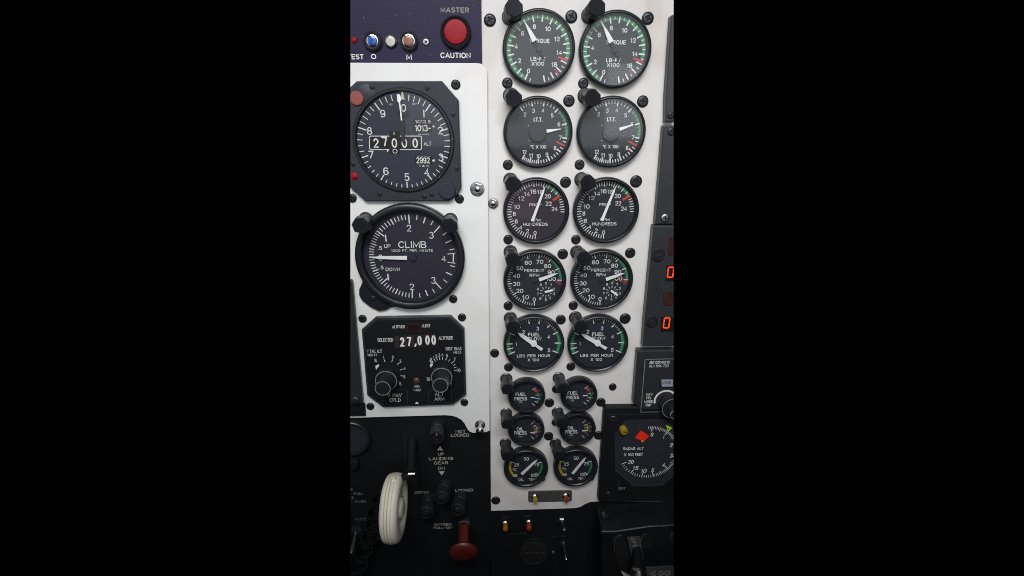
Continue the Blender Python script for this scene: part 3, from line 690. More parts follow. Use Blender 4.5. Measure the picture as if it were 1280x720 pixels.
def op_marks(m, c, w):
    D = Dial(m, 622, 465, 7.2, w)
    D.t('OIL', 203, 512, 30, 63, bold=.02); D.t('PRESS', 205, 548, 32, 114, bold=.02); D.t('PSI', 205, 580, 12, 30)
    side_scale(D, m, c, w, [('0', 333, 440), ('25', 366, 467), ('50', 376, 500), ('75', 376, 538), ('100', 363, 578), ('125', 338, 606)],
               [((302, 470), (325, 450)), ((318, 490), (345, 480)), ((325, 512), (352, 510)), ((325, 538), (352, 540)), ((302, 580), (324, 600))], None, None, None)
    D.poly([(330, 484), (350, 480), (354, 492), (332, 496)], 'marking_red', .08); D.poly([(328, 548), (350, 552), (346, 562), (326, 556)], 'marking_red', .08)
    q = [D.p(350, 492), D.p(356, 515), D.p(352, 545)]
    for a, b in zip(q, q[1:]): m.bar(a, b, 1.0, 1.0, w + .06, 'marking_yellow')
    D.line((325, 528), (352, 528), 4, 'marking_orange')
G7 = gauge('oil_pressure_gauge', 'left of the two small oil pressure gauges', 'gauge', 658, 539, 38, 8, op_marks, short_ptr(622, 465, 7.2, (296, 543), (336, 549), 1.1), group='paired oil pressure gauges', lip=.87)
pair(G7, P(722.4, 537.6, 8), 'right of the two small oil pressure gauges', {'pointer': -.15})
# oil temperature
def ot_marks(m, c, w):
    D = Dial(m, 600, 550, 7.11, w)
    A = unwrap([(0, (275, 345)), (25, (275, 195)), (50, (411, 140)), (75, (548, 195)), (100, (550, 335))], c, D.z); r = 18.2
    m.arc(c, r - 2.6, r, interp(A, 0) + .03, interp(A, 25) - .03, w + .05, 'marking_yellow', 24); m.arc(c, r - 2.2, r, interp(A, 75), interp(A, 100), w + .05, 'marking_green', 24)
    m.arc(c, r - 2.6, r, interp(A, 9), interp(A, 12), w + .07, 'marking_orange', 4)
    for v in (0, 25, 50, 75, 100): tick(m, c, interp(A, v), r - (4.5 if v != 50 else 1.2), r, .9, w + .1, 'marking_white')
    for v in (5, 10, 15, 20): tick(m, c, interp(A, v), r - 2.4, r, .35, w + .1, 'dial_black')
    for v in (80, 85, 90, 95): tick(m, c, interp(A, v), r - 2.4, r, .5, w + .1, 'marking_pale_green')
    for s, a, b in [('25', 325, 220), ('50', 411, 168), ('75', 503, 218), ('100', 480, 313), ('0', 322, 315)]: D.t(s, a, b, 29, {1: 20, 2: 46, 3: 60}[len(s)], bold=.01)
    D.t('°C', 308, 264, 24, 38, bold=.01); D.t('OIL', 365, 352, 22, 48, bold=.015); D.t('TEMP', 477, 350, 22, 86, bold=.015)
def ot_extra(m, c):
    a = .72; q = (c[0] + 24.6 * math.cos(a), c[1] + 24.6 * math.sin(a)); m.lathe(q, [(3, 0), (3, 3), (2.4, 3.6), (0, 3.8)], 'bezel_black', 24)
G8 = gauge('oil_temperature_gauge', 'left of the two oil temperature gauges, lowest row', 'gauge', 657.5, 587, 47.5, 8, ot_marks, line_ptr(600, 550, 7.11, (370, 302), (512, 170), 3.2, 2.6, .8), group='paired oil temperature gauges', lip=.86, extra=ot_extra)
zR = Z(600, 550, 7.11, 3.4)
pair(G8, P(720.1, 586, 8), 'right of the two oil temperature gauges, lowest row', {'pointer': ang(zR(825, 300), zR(948, 150)) - ang(zR(370, 302), zR(512, 170)), 'pointer_hub': 0})

# climb gauge
def climb_marks(m, c, w):
    D = Dial(m, 430, 240, 4.5, w); cc = D.p(385, 367); R = (D.p(628, 372)[0] - D.p(142, 372)[0]) / 2
    U = unwrap([(0, (140, 366)), (1, (180, 215)), (2, (364, 133)), (3, (540, 190)), (4, (628, 370))], cc, D.z)
    A = [(v, a) for v, a, r in U]
    L = []
    for v, q in [(0, (140, 366)), (1, (208, 517)), (2, (384, 598)), (3, (548, 545)), (4, (628, 370))]:
        a = ang(cc, D.p(*q))
        while L and a > L[-1][1] + .2: a -= 2 * PI
        if v == 0 and a < 0: a += 2 * PI
        L.append((v, a, 0))
    for T in (U, L):
        for i in range(21): tick(m, cc, interp(T, i / 10), R - (8.3 if i % 10 == 0 else 5.6 if i % 5 == 0 else 4.6), R, 1.05 if i % 5 == 0 else .75, w + .1, 'marking_white')
        for v in (2.25, 2.5, 2.75, 3, 3.25, 3.5, 3.75): tick(m, cc, interp(T, v), R - (8.5 if v == 3 else 6 if v in (2.5, 3.5) else 4.5), R, 1.0 if v in (2.5, 3, 3.5) else .7, w + .1, 'marking_white')
    D.line((583, 349), (626, 345), 4); D.line((583, 395), (626, 401), 4); D.line((615, 347), (615, 400), 6)
    for s, a, b, h in [('2', 365, 203, 38), ('3', 492, 243, 38), ('4', 561, 375, 32), ('3', 503, 497, 38), ('2', 382, 533, 36), ('0', 206, 370, 36)]: D.t(s, a, b, h, 26, bold=.0)
    D.line((233, 240), (237, 278), 7); D.line((246, 460), (251, 497), 7)
    D.t('CLIMB', 384, 296, 38, 158, bold=.01); D.t('1000 FT. PER. MINUTE', 383, 329, 14, 234); D.t('UP', 244, 304, 21, 37); D.t('DOWN', 275, 435, 20, 80); D.t('.5', 202, 315, 20, 24); D.t('.5', 211, 425, 20, 24)
def climb_ptr(t, c, w, fix):
    z = Z(430, 240, 4.5, w + 2.5); m = MB(c); b = z(355, 370); tip = z(143, 367); k = z(1, 0)[0] - z(0, 0)[0]
    m.prism([z(355, 359), z(355, 381), z(205, 376), z(145, 368), z(205, 360)], w + 2.5, w + 3.1, 'pointer_white'); fix(m.build('pointer', t))
    m = MB(c); m.lathe(z(385, 370), [(3.2, w + .4), (3.2, w + 2.2), (0, w + 2.4)], 'dial_violet', 30); fix(m.build('pointer_hub', t))
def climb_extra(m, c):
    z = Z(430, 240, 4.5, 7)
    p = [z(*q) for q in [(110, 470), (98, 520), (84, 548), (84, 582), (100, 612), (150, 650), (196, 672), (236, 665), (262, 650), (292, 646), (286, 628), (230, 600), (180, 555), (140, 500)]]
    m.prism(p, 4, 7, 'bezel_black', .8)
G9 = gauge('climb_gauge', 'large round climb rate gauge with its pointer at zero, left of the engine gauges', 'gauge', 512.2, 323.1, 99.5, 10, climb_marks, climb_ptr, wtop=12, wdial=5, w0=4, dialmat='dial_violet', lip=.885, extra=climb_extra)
screw(466.3, 373.4, 3.6, 7, None, parent=G9, name='mounting_screw', m='hood_black', cross=False, h=.8)

# ------------------------------------------------------------------ altimeter
org = P(505, 176.5, 7)
t = thing('altimeter', 'octagonal altimeter reading 27000, upper left', 'altimeter', org, 4)
def fx(o, w=4): o.location = (0, w / 1000, 0); return o
m = MB(org); z = Z(430, 90, 4.233, 9)
m.prism([z(*q) for q in [(24, 88), (66, 48), (517, 47), (606, 150), (621, 612), (603, 648), (558, 684), (114, 685), (24, 606)]], 4, 9, 'instrument_grey', 1.0)
ca = z(316.5, 366); RA = (z(585, 366)[0] - z(48, 366)[0]) / 2
fx(m.build('case_plate', t))
m = MB(org); m.ring(ca, [(RA, 9), (RA, 10), (RA - .8, 11.2), (RA - 2.4, 11.2), (RA - 3.2, 10.6), (RA - 3.8, 9.1)], 'bezel_black', 90, True); fx(m.build('bezel', t))
m = MB(org); w = 9.05; m.disc(ca, RA - 2.6, w, 'dial_indigo', 80)
D = Dial(m, 430, 90, 4.233, w)
A = unwrap([(0, (314, 118)), (1, (464, 160)), (2, (560, 296)), (3, (563, 460)), (4, (480, 590)), (5, (337, 636)), (6, (186, 586)), (7, (80, 458)), (8, (68, 290)), (9, (155, 154)), (10, (314, 118))], (lambda q: q)(D.p(316, 377)), D.z)
cd = D.p(316, 377); ra = (D.p(563, 377)[0] - D.p(69, 377)[0]) / 2
for i in range(50):
    if i in (0,): continue
    v = i / 5; tick(m, cd, interp(A, v), ra - (7.2 if i % 5 == 0 else 5.0), ra, .95 if i % 5 == 0 else .6, w + .1, 'marking_white')
for s, a, b in [('0', 315, 190), ('1', 423, 220), ('2', 510, 310), ('3', 513, 452), ('4', 438, 530), ('5', 333, 556), ('6', 222, 525), ('7', 143, 437), ('8', 135, 312), ('9', 205, 220)]:
    D.t('I' if s == '1' else s, a, b, 41, 7 if s == '1' else 27, bold=.006)
D.t('ALT', 442, 379, 20, 40, bold=.005); D.t('100', 247, 171, 8, 18); D.t('FEET', 375, 170, 8, 28); D.t('MILLIBARS', 421, 330, 7, 56); D.t('IN', 402, 497, 8, 10); D.t('HG', 442, 497, 8, 13)
D.poly([(413, 500), (420, 491), (428, 500)], 'marking_white'); D.poly([(466, 288), (478, 281), (478, 295)], 'marking_white'); D.poly([(460, 468), (479, 461), (479, 475)], 'marking_white')
fx(m.build('dial', t))
m = MB(org); D = Dial(m, 430, 90, 4.233, w)      # altitude counter
fr = [(133, 343), (139, 337), (407, 337), (412, 343), (412, 406), (407, 412), (139, 412), (133, 406)]
inn = [(137, 345), (141, 341), (404, 341), (408, 345), (408, 404), (404, 408), (141, 408), (137, 404)]
D.poly(fr, 'marking_white', .16); D.poly(inn, 'drum_black', .22); D.box(143, 345, 235, 404, 'drum_black', .26); D.box(240, 314, 296, 433, 'drum_black', .30)
for s, a in [('2', 170), ('0', 267), ('0', 320), ('0', 377)]: D.t(s, a, 376, 50, 29, dw=.36, bold=.012)
D.t('7', 217, 369, 50, 25, dw=.36, bold=.012); D.line((196, 345), (226, 343), 7, dw=.36)
D.line((265, 318), (265, 332), 4, dw=.36); D.t('0', 270, 419, 24, 25, dw=.36, bold=-.002); D.t(',', 231, 401, 34, 9, dw=.36, bold=.04)
fx(m.build('altitude_counter', t))
m = MB(org); D = Dial(m, 430, 90, 4.233, w); D.box(366, 275, 464, 318, 'drum_black', .2); D.box(366, 251, 464, 273, 'drum_black', .2)
D.t('1013-', 417, 297, 35, 84, dw=.3, bold=.015); D.t('1013.5', 418, 263, 17, 82, dw=.3)
fx(m.build('pressure_counter', t))['label'] = 'upper pressure window reading 1013'
m = MB(org); D = Dial(m, 430, 90, 4.233, w); D.box(376, 443, 466, 488, 'drum_black', .2); D.t('2992', 418, 467, 31, 72, dw=.3, bold=.012)
for k in range(4): D.line((388 + 19 * k, 447), (400 + 19 * k, 447), 3, 'marking_dim', dw=.3); D.line((388 + 19 * k, 486), (400 + 19 * k, 486), 3, 'marking_dim', dw=.3)
fx(m.build('pressure_counter', t))['label'] = 'lower pressure window reading 2992'
m = MB(org); z3 = Z(430, 90, 4.233, w + 1.6)
c_ = z3(316, 372); hubp = []
m.prism([z3(302, 257), z3(309, 255), z3(298, 160), z3(303, 140), z3(296, 120), z3(286, 118), z3(280, 125), z3(283, 155), z3(291, 164)], w + 1.6, w + 2.1, 'pointer_white')
m.prism([z3(296, 255), z3(316, 254), z3(324, 372), z3(308, 372)], w + 1.2, w + 1.6, 'dial_black')
fx(m.build('pointer', t))
m = MB(org); z3 = Z(430, 90, 4.233, w + .6); m.prism([z3(309, 97), z3(322, 148), z3(312, 144), z3(301, 152), z3(300, 130)], w + .6, w + .9, 'marking_cream'); fx(m.build('setting_bug', t))
m = MB(org); z3 = Z(430, 90, 4.233, w + .3); q = z3(315, 190)
m.prism([z3(*p_) for p_ in [(284, 225), (286, 205), (293, 196), (299, 215), (313, 232), (330, 215), (334, 196), (345, 210), (348, 228), (338, 238), (295, 238)]], w + .2, w + .5, 'drum_black'); fx(m.build('pointer_counterweight', t))
m = MB(org); m.disc(ca, RA - 3.3, 10.6, 'cover_glass', 80); fx(m.build('cover_glass', t))
zz = Z(430, 90, 4.233, 11)
m = MB(org); c_ = zz(65, 138); m.lathe(c_, [(5.8, 9), (5.8, 10.5), (5.3, 11), (0, 11.2)], 'lens_dull_red', 40); fx(m.build('warning_lamp', t))['label'] = 'dull brick-red round cap at the upper left'
m = MB(org); c_ = zz(53, 553); m.lathe(c_, [(3.2, 9), (3.2, 9.6), (2.5, 9.8), (2.2, 10.4), (1.2, 11), (0, 11.2)], 'lens_red', 24); fx(m.build('pilot_light', t))['label'] = 'tiny red pilot light low on the left'
m = MB(org); c_ = zz(545, 628)
n = 30; m.tube((c_[0], c_[1], 9), (c_[0], c_[1], 11.5), [(7.6, 0), (7.6, .8), (7.2, .95), (6.5, 1)], 'instrument_grey', poly=[(math.cos(2 * PI * k / 60) * (1 if k % 2 else .96), math.sin(2 * PI * k / 60) * (1 if k % 2 else .96)) for k in range(60)]); fx(m.build('setting_knob', t))
m = MB(org); m.lathe(zz(112, 122), [(9, 9), (9, 9.5), (8.5, 9.8), (0, 9.9)], 'instrument_grey', 40); fx(m.build('corner_boss', t))
for a, b in [(145, 79), (441, 84), (576, 223), (597, 511), (188, 648), (462, 650), (425, 661), (46, 488)]:
    screw(430 + a / 4.233, 90 + b / 4.233, 2.7, 9.9 if a == 145 else 9, None, parent=t, name='mounting_screw', h=.6)

# ------------------------------------------------------------------ altitude alerter
org = P(517, 452, 8)
t = thing('altitude_alerter', 'octagonal altitude alerter box showing 27,000 with two knobs, lower left', 'altitude alerter', org, 4)
m = MB(org); z = Z(430, 380, 4.8, 8); oc = [(190, 80), (640, 72), (722, 150), (733, 545), (655, 605), (235, 622), (138, 548), (105, 155)]
m.prism([z(*q) for q in oc], 4, 8, 'black_plastic', .8)
ctr = (420, 347); ino = [((a - ctr[0]) * .955 + ctr[0], (b - ctr[1]) * .95 + ctr[1]) for a, b in oc]
m.prism([z(*q) for q in ino], 8, 9, 'black_panel', .4)
D = Dial(m, 430, 380, 4.8, 9)
for s, a, b, h, wd in [('ALTITUDE', 328, 136, 19, 78), ('ALERT', 492, 130, 19, 52), ('SELECTED', 248, 215, 22, 95), ('ALTITUDE', 611, 203, 21, 88), ('V TAC ALT', 182, 283, 20, 92), ('1000 FT', 170, 306, 15, 60), ('SL', 191, 338, 20, 18),
    ('DIST BIAS', 658, 268, 19, 95), ('MILES', 680, 289, 15, 48), ('MDA', 437, 493, 15, 36), ('WARN', 438, 516, 15, 46)]: D.t(s, a, b, h, wd, 'marking_grey', .012)
for s, a, b, h, wd in [('V NAV', 303, 548, 23, 88), ('CPLD', 307, 576, 22, 68), ('ALT', 572, 541, 22, 54), ('ARM', 572, 568, 22, 60)]: D.t(s, a, b, h, wd, 'marking_grey', .02)
for s, a, b in [('1', 238, 320), ('2', 293, 320), ('3', 338, 343), ('4', 364, 386), ('5', 362, 436), ('6', 338, 478), ('0', 521, 332), ('1', 538, 321), ('2', 554, 313), ('3', 572, 307), ('4', 591, 303), ('5', 618, 310), ('7', 664, 332)]: D.t(s, a, b, 20, 6 if s == '1' else 11, 'marking_grey', .01)
D.t('10', 689, 397, 20, 20, 'marking_grey', .01); D.t('30', 506, 450, 20, 22, 'marking_grey', .01); D.t('7', 641, 482, 18, 10, 'marking_grey', .01)
for a, b in [((240, 332), (247, 348)), ((291, 333), (286, 349)), ((332, 352), (320, 364)), ((354, 390), (338, 395)), ((352, 432), (340, 429)), ((330, 466), (324, 461)),
             ((527, 340), (537, 354)), ((541, 330), (549, 344)), ((556, 323), (560, 338)), ((573, 320), (575, 335)), ((592, 317), (591, 333)), ((616, 323), (609, 337)), ((636, 333), (627, 344)), ((659, 344), (642, 357)), ((668, 362), (655, 368)), ((674, 379), (659, 383)), ((678, 397), (661, 398))]: D.line(a, b, 3, 'marking_white')
D.poly([(188, 372), (208, 360), (212, 372), (200, 382), (193, 396)], 'marking_white'); D.poly([(516, 360), (536, 352), (533, 366), (520, 382)], 'marking_white'); D.line((514, 340), (534, 358), 5)
D.poly([(427, 599), (432, 588), (442, 588), (448, 599)], 'marking_white')
for x0, y0, x1, y1 in [(230, 515, 380, 600), (508, 518, 645, 590)]:
    for a, b in [((x0, y0), (x1, y0)), ((x1, y0), (x1, y1)), ((x1, y1), (x0, y1)), ((x0, y1), (x0, y0))]: D.line(a, b, 1.5, 'marking_faint')
fx(m.build('case', t))
m = MB(org); D = Dial(m, 430, 380, 4.8, 9); D.poly([(378, 116), (458, 112), (460, 165), (381, 168)], 'lens_window', .05, .8); D.poly([(386, 122), (450, 119), (451, 158), (388, 161)], 'lens_dark', .9, .3); fx(m.build('alert_lamp', t))
m = MB(org); D = Dial(m, 430, 380, 4.8, 9); D.poly([(303, 192), (552, 182), (555, 250), (308, 262)], 'drum_brown', .06)
for a in (330, 376, 420, 466, 512): D.poly([(a, 190), (a + 30, 189), (a + 30, 254), (a, 256)], 'drum_black', .1)
for s, a, b in [('2', 350, 227), ('7', 391, 225), ('0', 454, 219), ('0', 501, 216), ('0', 538, 216)]: D.t(s, a, b, 56, 27, 'digit_white', .025, dw=.2)
D.t(',', 428, 224, 50, 9, 'digit_white', .03, dw=.2); fx(m.build('altitude_counter', t))
m = MB(org); c_ = P(430 + 434 / 4.8, 380 + 462 / 4.8, 10); m.lathe(c_, [(3.3, 9), (3.2, 9.8), (2, 10.6), (0, 10.9)], 'dark_lens', 24); fx(m.build('warning_lamp', t))
def knob(zc, rr, zc2, r2, lab, h1=9, h2=20):
    s = 4.8; m = MB(org); a = P(430 + zc[0] / s, 380 + zc[1] / s, 9 + h1); k = px2mm(430 + zc[0] / s, 380 + zc[1] / s, 9 + h1, 1); R = rr / s * k
    fl = [(math.cos(2 * PI * i / 48) * (1 if i % 4 < 2 else .97), math.sin(2 * PI * i / 48) * (1 if i % 4 < 2 else .97)) for i in range(48)]
    m.tube((a[0], a[1], 9), (a[0], a[1], 9 + h1), [(R * .98, 0), (R, .9), (R * .97, 1)], 'hood_black', poly=fl)
    m.ring(a, [(R * .975, 9 + h1 - .1), (R * .965, 9 + h1 + .12), (R * .90, 9 + h1 + .12), (R * .895, 9 + h1 - .1)], 'rim_highlight_grey', 48)
    o = fx(m.build('selector_knob', t)); o['label'] = lab
    m = MB(org); b = P(430 + zc2[0] / s, 380 + zc2[1] / s, 9 + h2); k = px2mm(430 + zc2[0] / s, 380 + zc2[1] / s, 9 + h2, 1); R2 = r2 / s * k
    m.tube((b[0], b[1], 9 + h1 - 1), (b[0], b[1], 9 + h2), [(R2 * 1., 0), (R2, .93), (R2 * .95, 1)], 'hood_black', poly=fl)
    m.ring(b, [(R2 * .96, 9 + h2 - .1), (R2 * .95, 9 + h2 + .12), (R2 * .87, 9 + h2 + .12), (R2 * .86, 9 + h2 - .1)], 'rim_highlight_grey', 48)
    i_ = m.build('inner_knob', o)
knob((252, 462), 68, (232, 507), 50, 'left stacked selector knob', 9, 26); knob((586, 442), 66, (578, 489), 50, 'right stacked selector knob', 9, 26)

# ------------------------------------------------------------------ equipment at the left and right edges
org = P(445, 430, 6)
t = thing('avionics_unit', 'black unit cut by the left edge beside the altitude alerter', 'avionics unit', org, 4)
m = MB(org); m.prism([P(*q, 9) for q in [(400, 351), (438, 350.5), (440, 352.5), (453.5, 503), (453.5, 505.5), (400, 506)]], 4, 9, 'black_plastic', .8); fx(m.build('case', t))
m = MB(org); m.prism([P(*q, 6) for q in [(400, 505.5), (456.2, 504.6), (457, 520), (400, 521)]], 4, 6, 'black_panel', .4); fx(m.build('mounting_foot', t))
m = MB(org); c_ = P(443.6, 501, 12); m.lathe(c_, [(4, 9), (3.8, 11.5), (2.8, 12), (0, 12.1)], 'dark_steel', 28); fx(m.build('thumb_screw', t))

def unit(name, label, cat, pts, wt, face='black_plastic', ch=.8, w0=0, org=None):
    org = org or P(*pts[0], 0); t = thing(name, label, cat, org, w0)
    m = MB(org); m.prism([P(*q, wt) for q in pts], w0, wt, face, ch); m.build('case', t).location = (0, w0 / 1000, 0)
    return t, org
tA, oA = unit('radio_unit', 'tall narrow dark unit beside the torque gauges at the top right edge', 'radio unit', [(841.5, 18), (890, 18), (890, 152), (831.8, 152), (832.5, 120), (839.3, 20)], 8)
screw(838.9, 144.2, 4.2, 8, None, parent=tA, name='mounting_screw', h=1)
tB, oB = unit('radio_unit', 'narrow dark unit beside the ITT and propeller gauges, at the right edge', 'radio unit', [(831, 156.8), (890, 156.8), (890, 280), (819.2, 280), (824, 225), (829.4, 158)], 8)
screw(839.6, 164.6, 4.8, 8, None, parent=tB, name='mounting_screw', h=1); screw(831.8, 273, 5.4, 8, None, parent=tB, name='mounting_screw', m='steel', h=1)
tC, oC = unit('transponder', 'dark unit with orange digits at the right edge beside the percent RPM gauges', 'transponder', [(818, 282), (890, 282), (890, 433.5), (803.5, 433.5), (806, 400), (817, 283)], 9)
for x, y, r in [(823.7, 319.6, 7.8), (815.7, 403, 7.3)]:
    c_ = P(x, y, 12); k = px2mm(x, y, 12, 1); m = MB(oC); m.lathe(c_, [(r * k, 9), (r * k, 10.5), (r * k * .9, 11.4), (r * k * .75, 11.4), (r * k * .7, 10.8), (r * k * .4, 10.8), (r * k * .35, 11.2), (0, 11.4)], 'hood_black', 36)
    m.bar((c_[0] - r * k * .5, c_[1] + r * k * .15), (c_[0] + r * k * .5, c_[1] - r * k * .15), .7, .7, 11.4, 'dark_steel', .2); m.build('quarter_turn_fastener', tC)
def seg0(m, x, y, hpx, w):
    z = lambda a, b: P(x + a + (-b) * .12, y + b, w); h = hpx / 2; b_ = hpx * .27
    for a, q in [((-b_, -h), (b_, -h)), ((b_, -h), (b_, 0)), ((b_, 0), (b_, h)), ((b_, h), (-b_, h)), ((-b_, h), (-b_, 0)), ((-b_, 0), (-b_, -h))]:
        d = Vector(q) - Vector(a); a2 = Vector(a) + d * .06; q2 = Vector(q) - d * .06
        m.bar(z(*a2), z(*q2), 1.25, 1.25, w, 'led_orange')
for pts, dig in [([(837, 296), (850, 296), (849, 320), (835, 320)], None), ([(833.5, 331), (850, 331), (849, 351.5), (832, 351.5)], (838.3, 340.3)),
                 ([(830, 365), (850, 364), (849, 382), (828.5, 382)], None), ([(827, 396), (850, 396), (849, 414.5), (825.8, 414.5)], (833.3, 403.6))]:
    m = MB(oC); m.prism([P(*q, 9.6) for q in pts], 9, 9.6, 'lens_dark' if dig else 'lens_window', .2)
    if dig: seg0(m, dig[0], dig[1], 12.5, 9.7)
    o = m.build('display_window', tC); o['label'] = 'lit window with an orange 0' if dig else 'unlit brown window'
tD, oD = unit('gps_annunciator', 'black annunciator with grey CRSR key and knob, right edge above the radar altimeter', 'annunciator', [(796.9, 438.3), (890, 437.5), (890, 512), (800, 512), (791.6, 503)], 8)
m = MB(oD); D = Dial(m, 740, 430, 6, 8)
for a, b in [((398, 115), (720, 109)), ((398, 115), (366, 511)), ((366, 511), (720, 506))]: D.line(a, b, 4, 'marking_dim', dw=.06)
D.t('BENDIX/KING', 506, 137, 21, 150, bold=.0, slant=.2); D.t('KLN 90A TSO', 502, 164, 20, 142, bold=-.005, slant=.1)
for s, a, b, wd in [('NAV', 430, 378, 48), ('FPL', 427, 404, 38), ('MODE', 424, 431, 62), ('TRIP', 421, 458, 46)]: D.t(s, a, b, 19, wd, bold=.025)
cc = D.p(552, 425); m.arc(cc, 10.4, 12.3, PI * .92, PI * 1.95, 8.12, 'marking_white', 30)
o = m.build('face_lettering', tD)
m = MB(oD); D = Dial(m, 740, 430, 6, 8); D.poly([(508, 258), (625, 256), (625, 326), (506, 328)], 'recess_black', .0, .6); D.poly([(516, 264), (602, 262), (600, 310), (518, 312)], 'button_grey', .5, 2); Dial(m, 740, 430, 6, 10.5).t('CRSR', 561, 290, 18, 66, 'drum_black', .02); m.build('cursor_key', tD)
m = MB(oD); c_ = P(740 + 606 / 6, 430 + 485 / 6, 18); c2 = P(740 + 622 / 6, 430 + 532 / 6, 26)
m.lathe(c_, [(11.5, 8), (11.2, 17), (10.6, 18), (0, 18)], 'hood_black', 48); m.ring(c_, [(11, 17.9), (10.9, 18.15), (10.5, 18.15), (10.4, 17.9)], 'rim_highlight_grey'); o = m.build('selector_knob', tD)
m = MB(oD); m.lathe(c2, [(5, 17), (5, 25.4), (4.6, 26), (0, 26)], 'hood_black', 32); m.ring(c2, [(4.9, 25.6), (4.7, 26.15), (4.2, 26.15), (4.1, 25.9)], 'rim_highlight_grey'); m.build('inner_knob', o)

tE, oE = unit('radar_altimeter', 'square black radar altimeter with red flag at the lower right', 'radar altimeter', [(756.5, 509.3), (890, 508), (890, 626.5), (749, 627.6), (747.6, 625), (755, 511)], 7, 'black_panel', 1.2)
m = MB(oE); D = Dial(m, 740, 500, 5.143, 5.5)
zf = Z(740, 500, 5.143, 7.8); m.prism([zf(*q) for q in [(98, 92), (680, 88), (680, 590), (170, 600), (95, 520)]], 7, 7.8, 'black_panel', .4)
m.build('face_rim', tE)
m = MB(oE); w = 7.9; D = Dial(m, 740, 500, 5.143, w); cd = D.p(366, 337); R = (D.p(558, 337)[0] - D.p(176, 337)[0]) / 2
octp = [(215, 128), (470, 122), (552, 210), (556, 450), (455, 546), (270, 553), (150, 452), (146, 220)]
D.poly(octp, 'dial_black', .0)
for a, b in zip(octp[3:], octp[4:7]): D.line(a, b, 2.5, 'worn_lit_edge', dw=.04)
A = [(v, ang(cd, D.p(*q))) for v, q in [(0, (388, 165)), (1, (484, 207)), (2, (545, 276)), (3, (552, 368)), (4, (496, 449)), (5, (397, 508)), (10, (316, 506)), (15, (240, 478)), (20, (182, 416))]]
B = []
for v, a in A:
    while B and a < B[-1][1] - .2: a += 2 * PI
    B.append((v, a, 0))
lst = [(v / 10, v % 10 == 0, v % 5 == 0) for v in range(-2, 50)] + [(v, v % 5 == 0, False) for v in range(5, 21)]
for v, M_, h_ in lst: tick(m, cd, interp(B, v), R - (6 if M_ else 4.6 if h_ else 3.2), R, .8 if M_ else .5, w + .1, 'marking_white')
for s, a, b in [('0', 384, 222), ('1', 461, 237), ('2', 508, 290), ('3', 508, 357), ('4', 460, 415), ('5', 388, 452), ('10', 331, 455), ('15', 279, 437), ('20', 249, 398)]: D.t(s, a, b, 25, {1: 18, 2: 36}[len(s)] if s != '1' else 7, bold=.02, slant=.15)
D.t('RADAR ALT', 267, 312, 18, 132, bold=.02); D.t('X 100 FEET', 267, 350, 18, 120, bold=.02); D.t('TEST', 190, 568, 14, 50, 'marking_dim')
m.build('dial', tE)
m = MB(oE); z3 = Z(740, 500, 5.143, 9); m.prism([z3(*q) for q in [(313, 196), (368, 232), (336, 264), (276, 246)]], 8.6, 9, 'flag_red'); m.prism([Z(740, 500, 5.143, 8.6)(*q) for q in [(314, 255), (336, 250), (333, 268), (318, 268)]], 8.2, 8.6, 'flag_amber'); m.build('warning_flag', tE)
m = MB(oE); m.prism([z3(*q) for q in [(476, 162), (515, 180), (489, 202)]], 8.6, 9, 'bug_green'); m.prism([Z(740, 500, 5.143, 9.2)(*q) for q in [(486, 177), (499, 183), (490, 191)]], 9, 9.1, 'drum_black'); m.build('height_bug', tE)
m = MB(oE); a = P(780.6, 540, 13); b = P(778.5, 535.5, 8); m.tube((*b, 7.5), (*a, 13.5), [(3.9, 0), (4.1, .85), (3.6, 1)], 'lens_yellow', 28)
q = P(781, 540.5, 13.6); m.text('DH', q, 2.4, 4.6, 13.6, 'drum_black', .02); m.build('height_knob', tE)
m = MB(oE); a = P(773.8, 606, 10); m.lathe(a, [(3, 7.8), (2.8, 10), (0, 10.3)], 'hood_black', 24); m.build('test_button', tE)
screw(766.8, 524.4, 5, 7.8, None, parent=tE, name='mounting_screw', m='dark_steel', h=1); screw(761, 617.5, 3, 7, None, parent=tE, name='mounting_screw', m='dark_steel', h=1)

# ------------------------------------------------------------------ small lamp plate and lamps
org = P(687.7, 621, 1); t = thing('lamp_plate', 'small dark placard with yellow and orange lamps at the bottom of the engine panel', 'lamp plate', org)
z = Z(655, 610, 18.28, 1.2); m = MB(org); m.prism(rounded([z(95, 78), z(1095, 62), z(1095, 305), z(100, 328)], 2.2, {0, 1, 2, 3}), 0, 1.2, 'plate_grey', .3)
D = Dial(m, 655, 610, 18.28, 1.2); D.t('AVIONICS', 605, 165, 40, 330, 'marking_faint', .02); D.t('ANNUNCIATOR', 605, 235, 40, 410, 'marking_faint', .02); m.build('placard', t)
def lamp(t, org, b, a, w0, h, r, lens, nm='indicator_lamp', lab=None):
    B = P(*b, w0); A = P(*a, w0 + h)
    m = MB(org); m.ring(B, [(r + 1.5, w0), (r + 1.5, w0 + 1.2), (r + .7, w0 + 2), (r + .2, w0 + 2), (r + .2, w0)], 'chrome', 32, True); k = m.build('lamp_collar', t)
    m = MB(org); m.tube((*B, w0), (*A, w0 + h), [(r, 0), (r, .85), (r * .85, .96), (r * .5, 1)], lens, 28); o = m.build(nm, t)
    if lab: o['label'] = lab
    return o
lamp(t, org, (668.7, 621.5), (669.6, 627), 1.2, 7, 2.7, 'lens_yellow', lab='yellow lamp'); lamp(t, org, (707.3, 620.5), (708.3, 626.5), 1.2, 7, 2.9, 'lens_orange', lab='orange lamp')
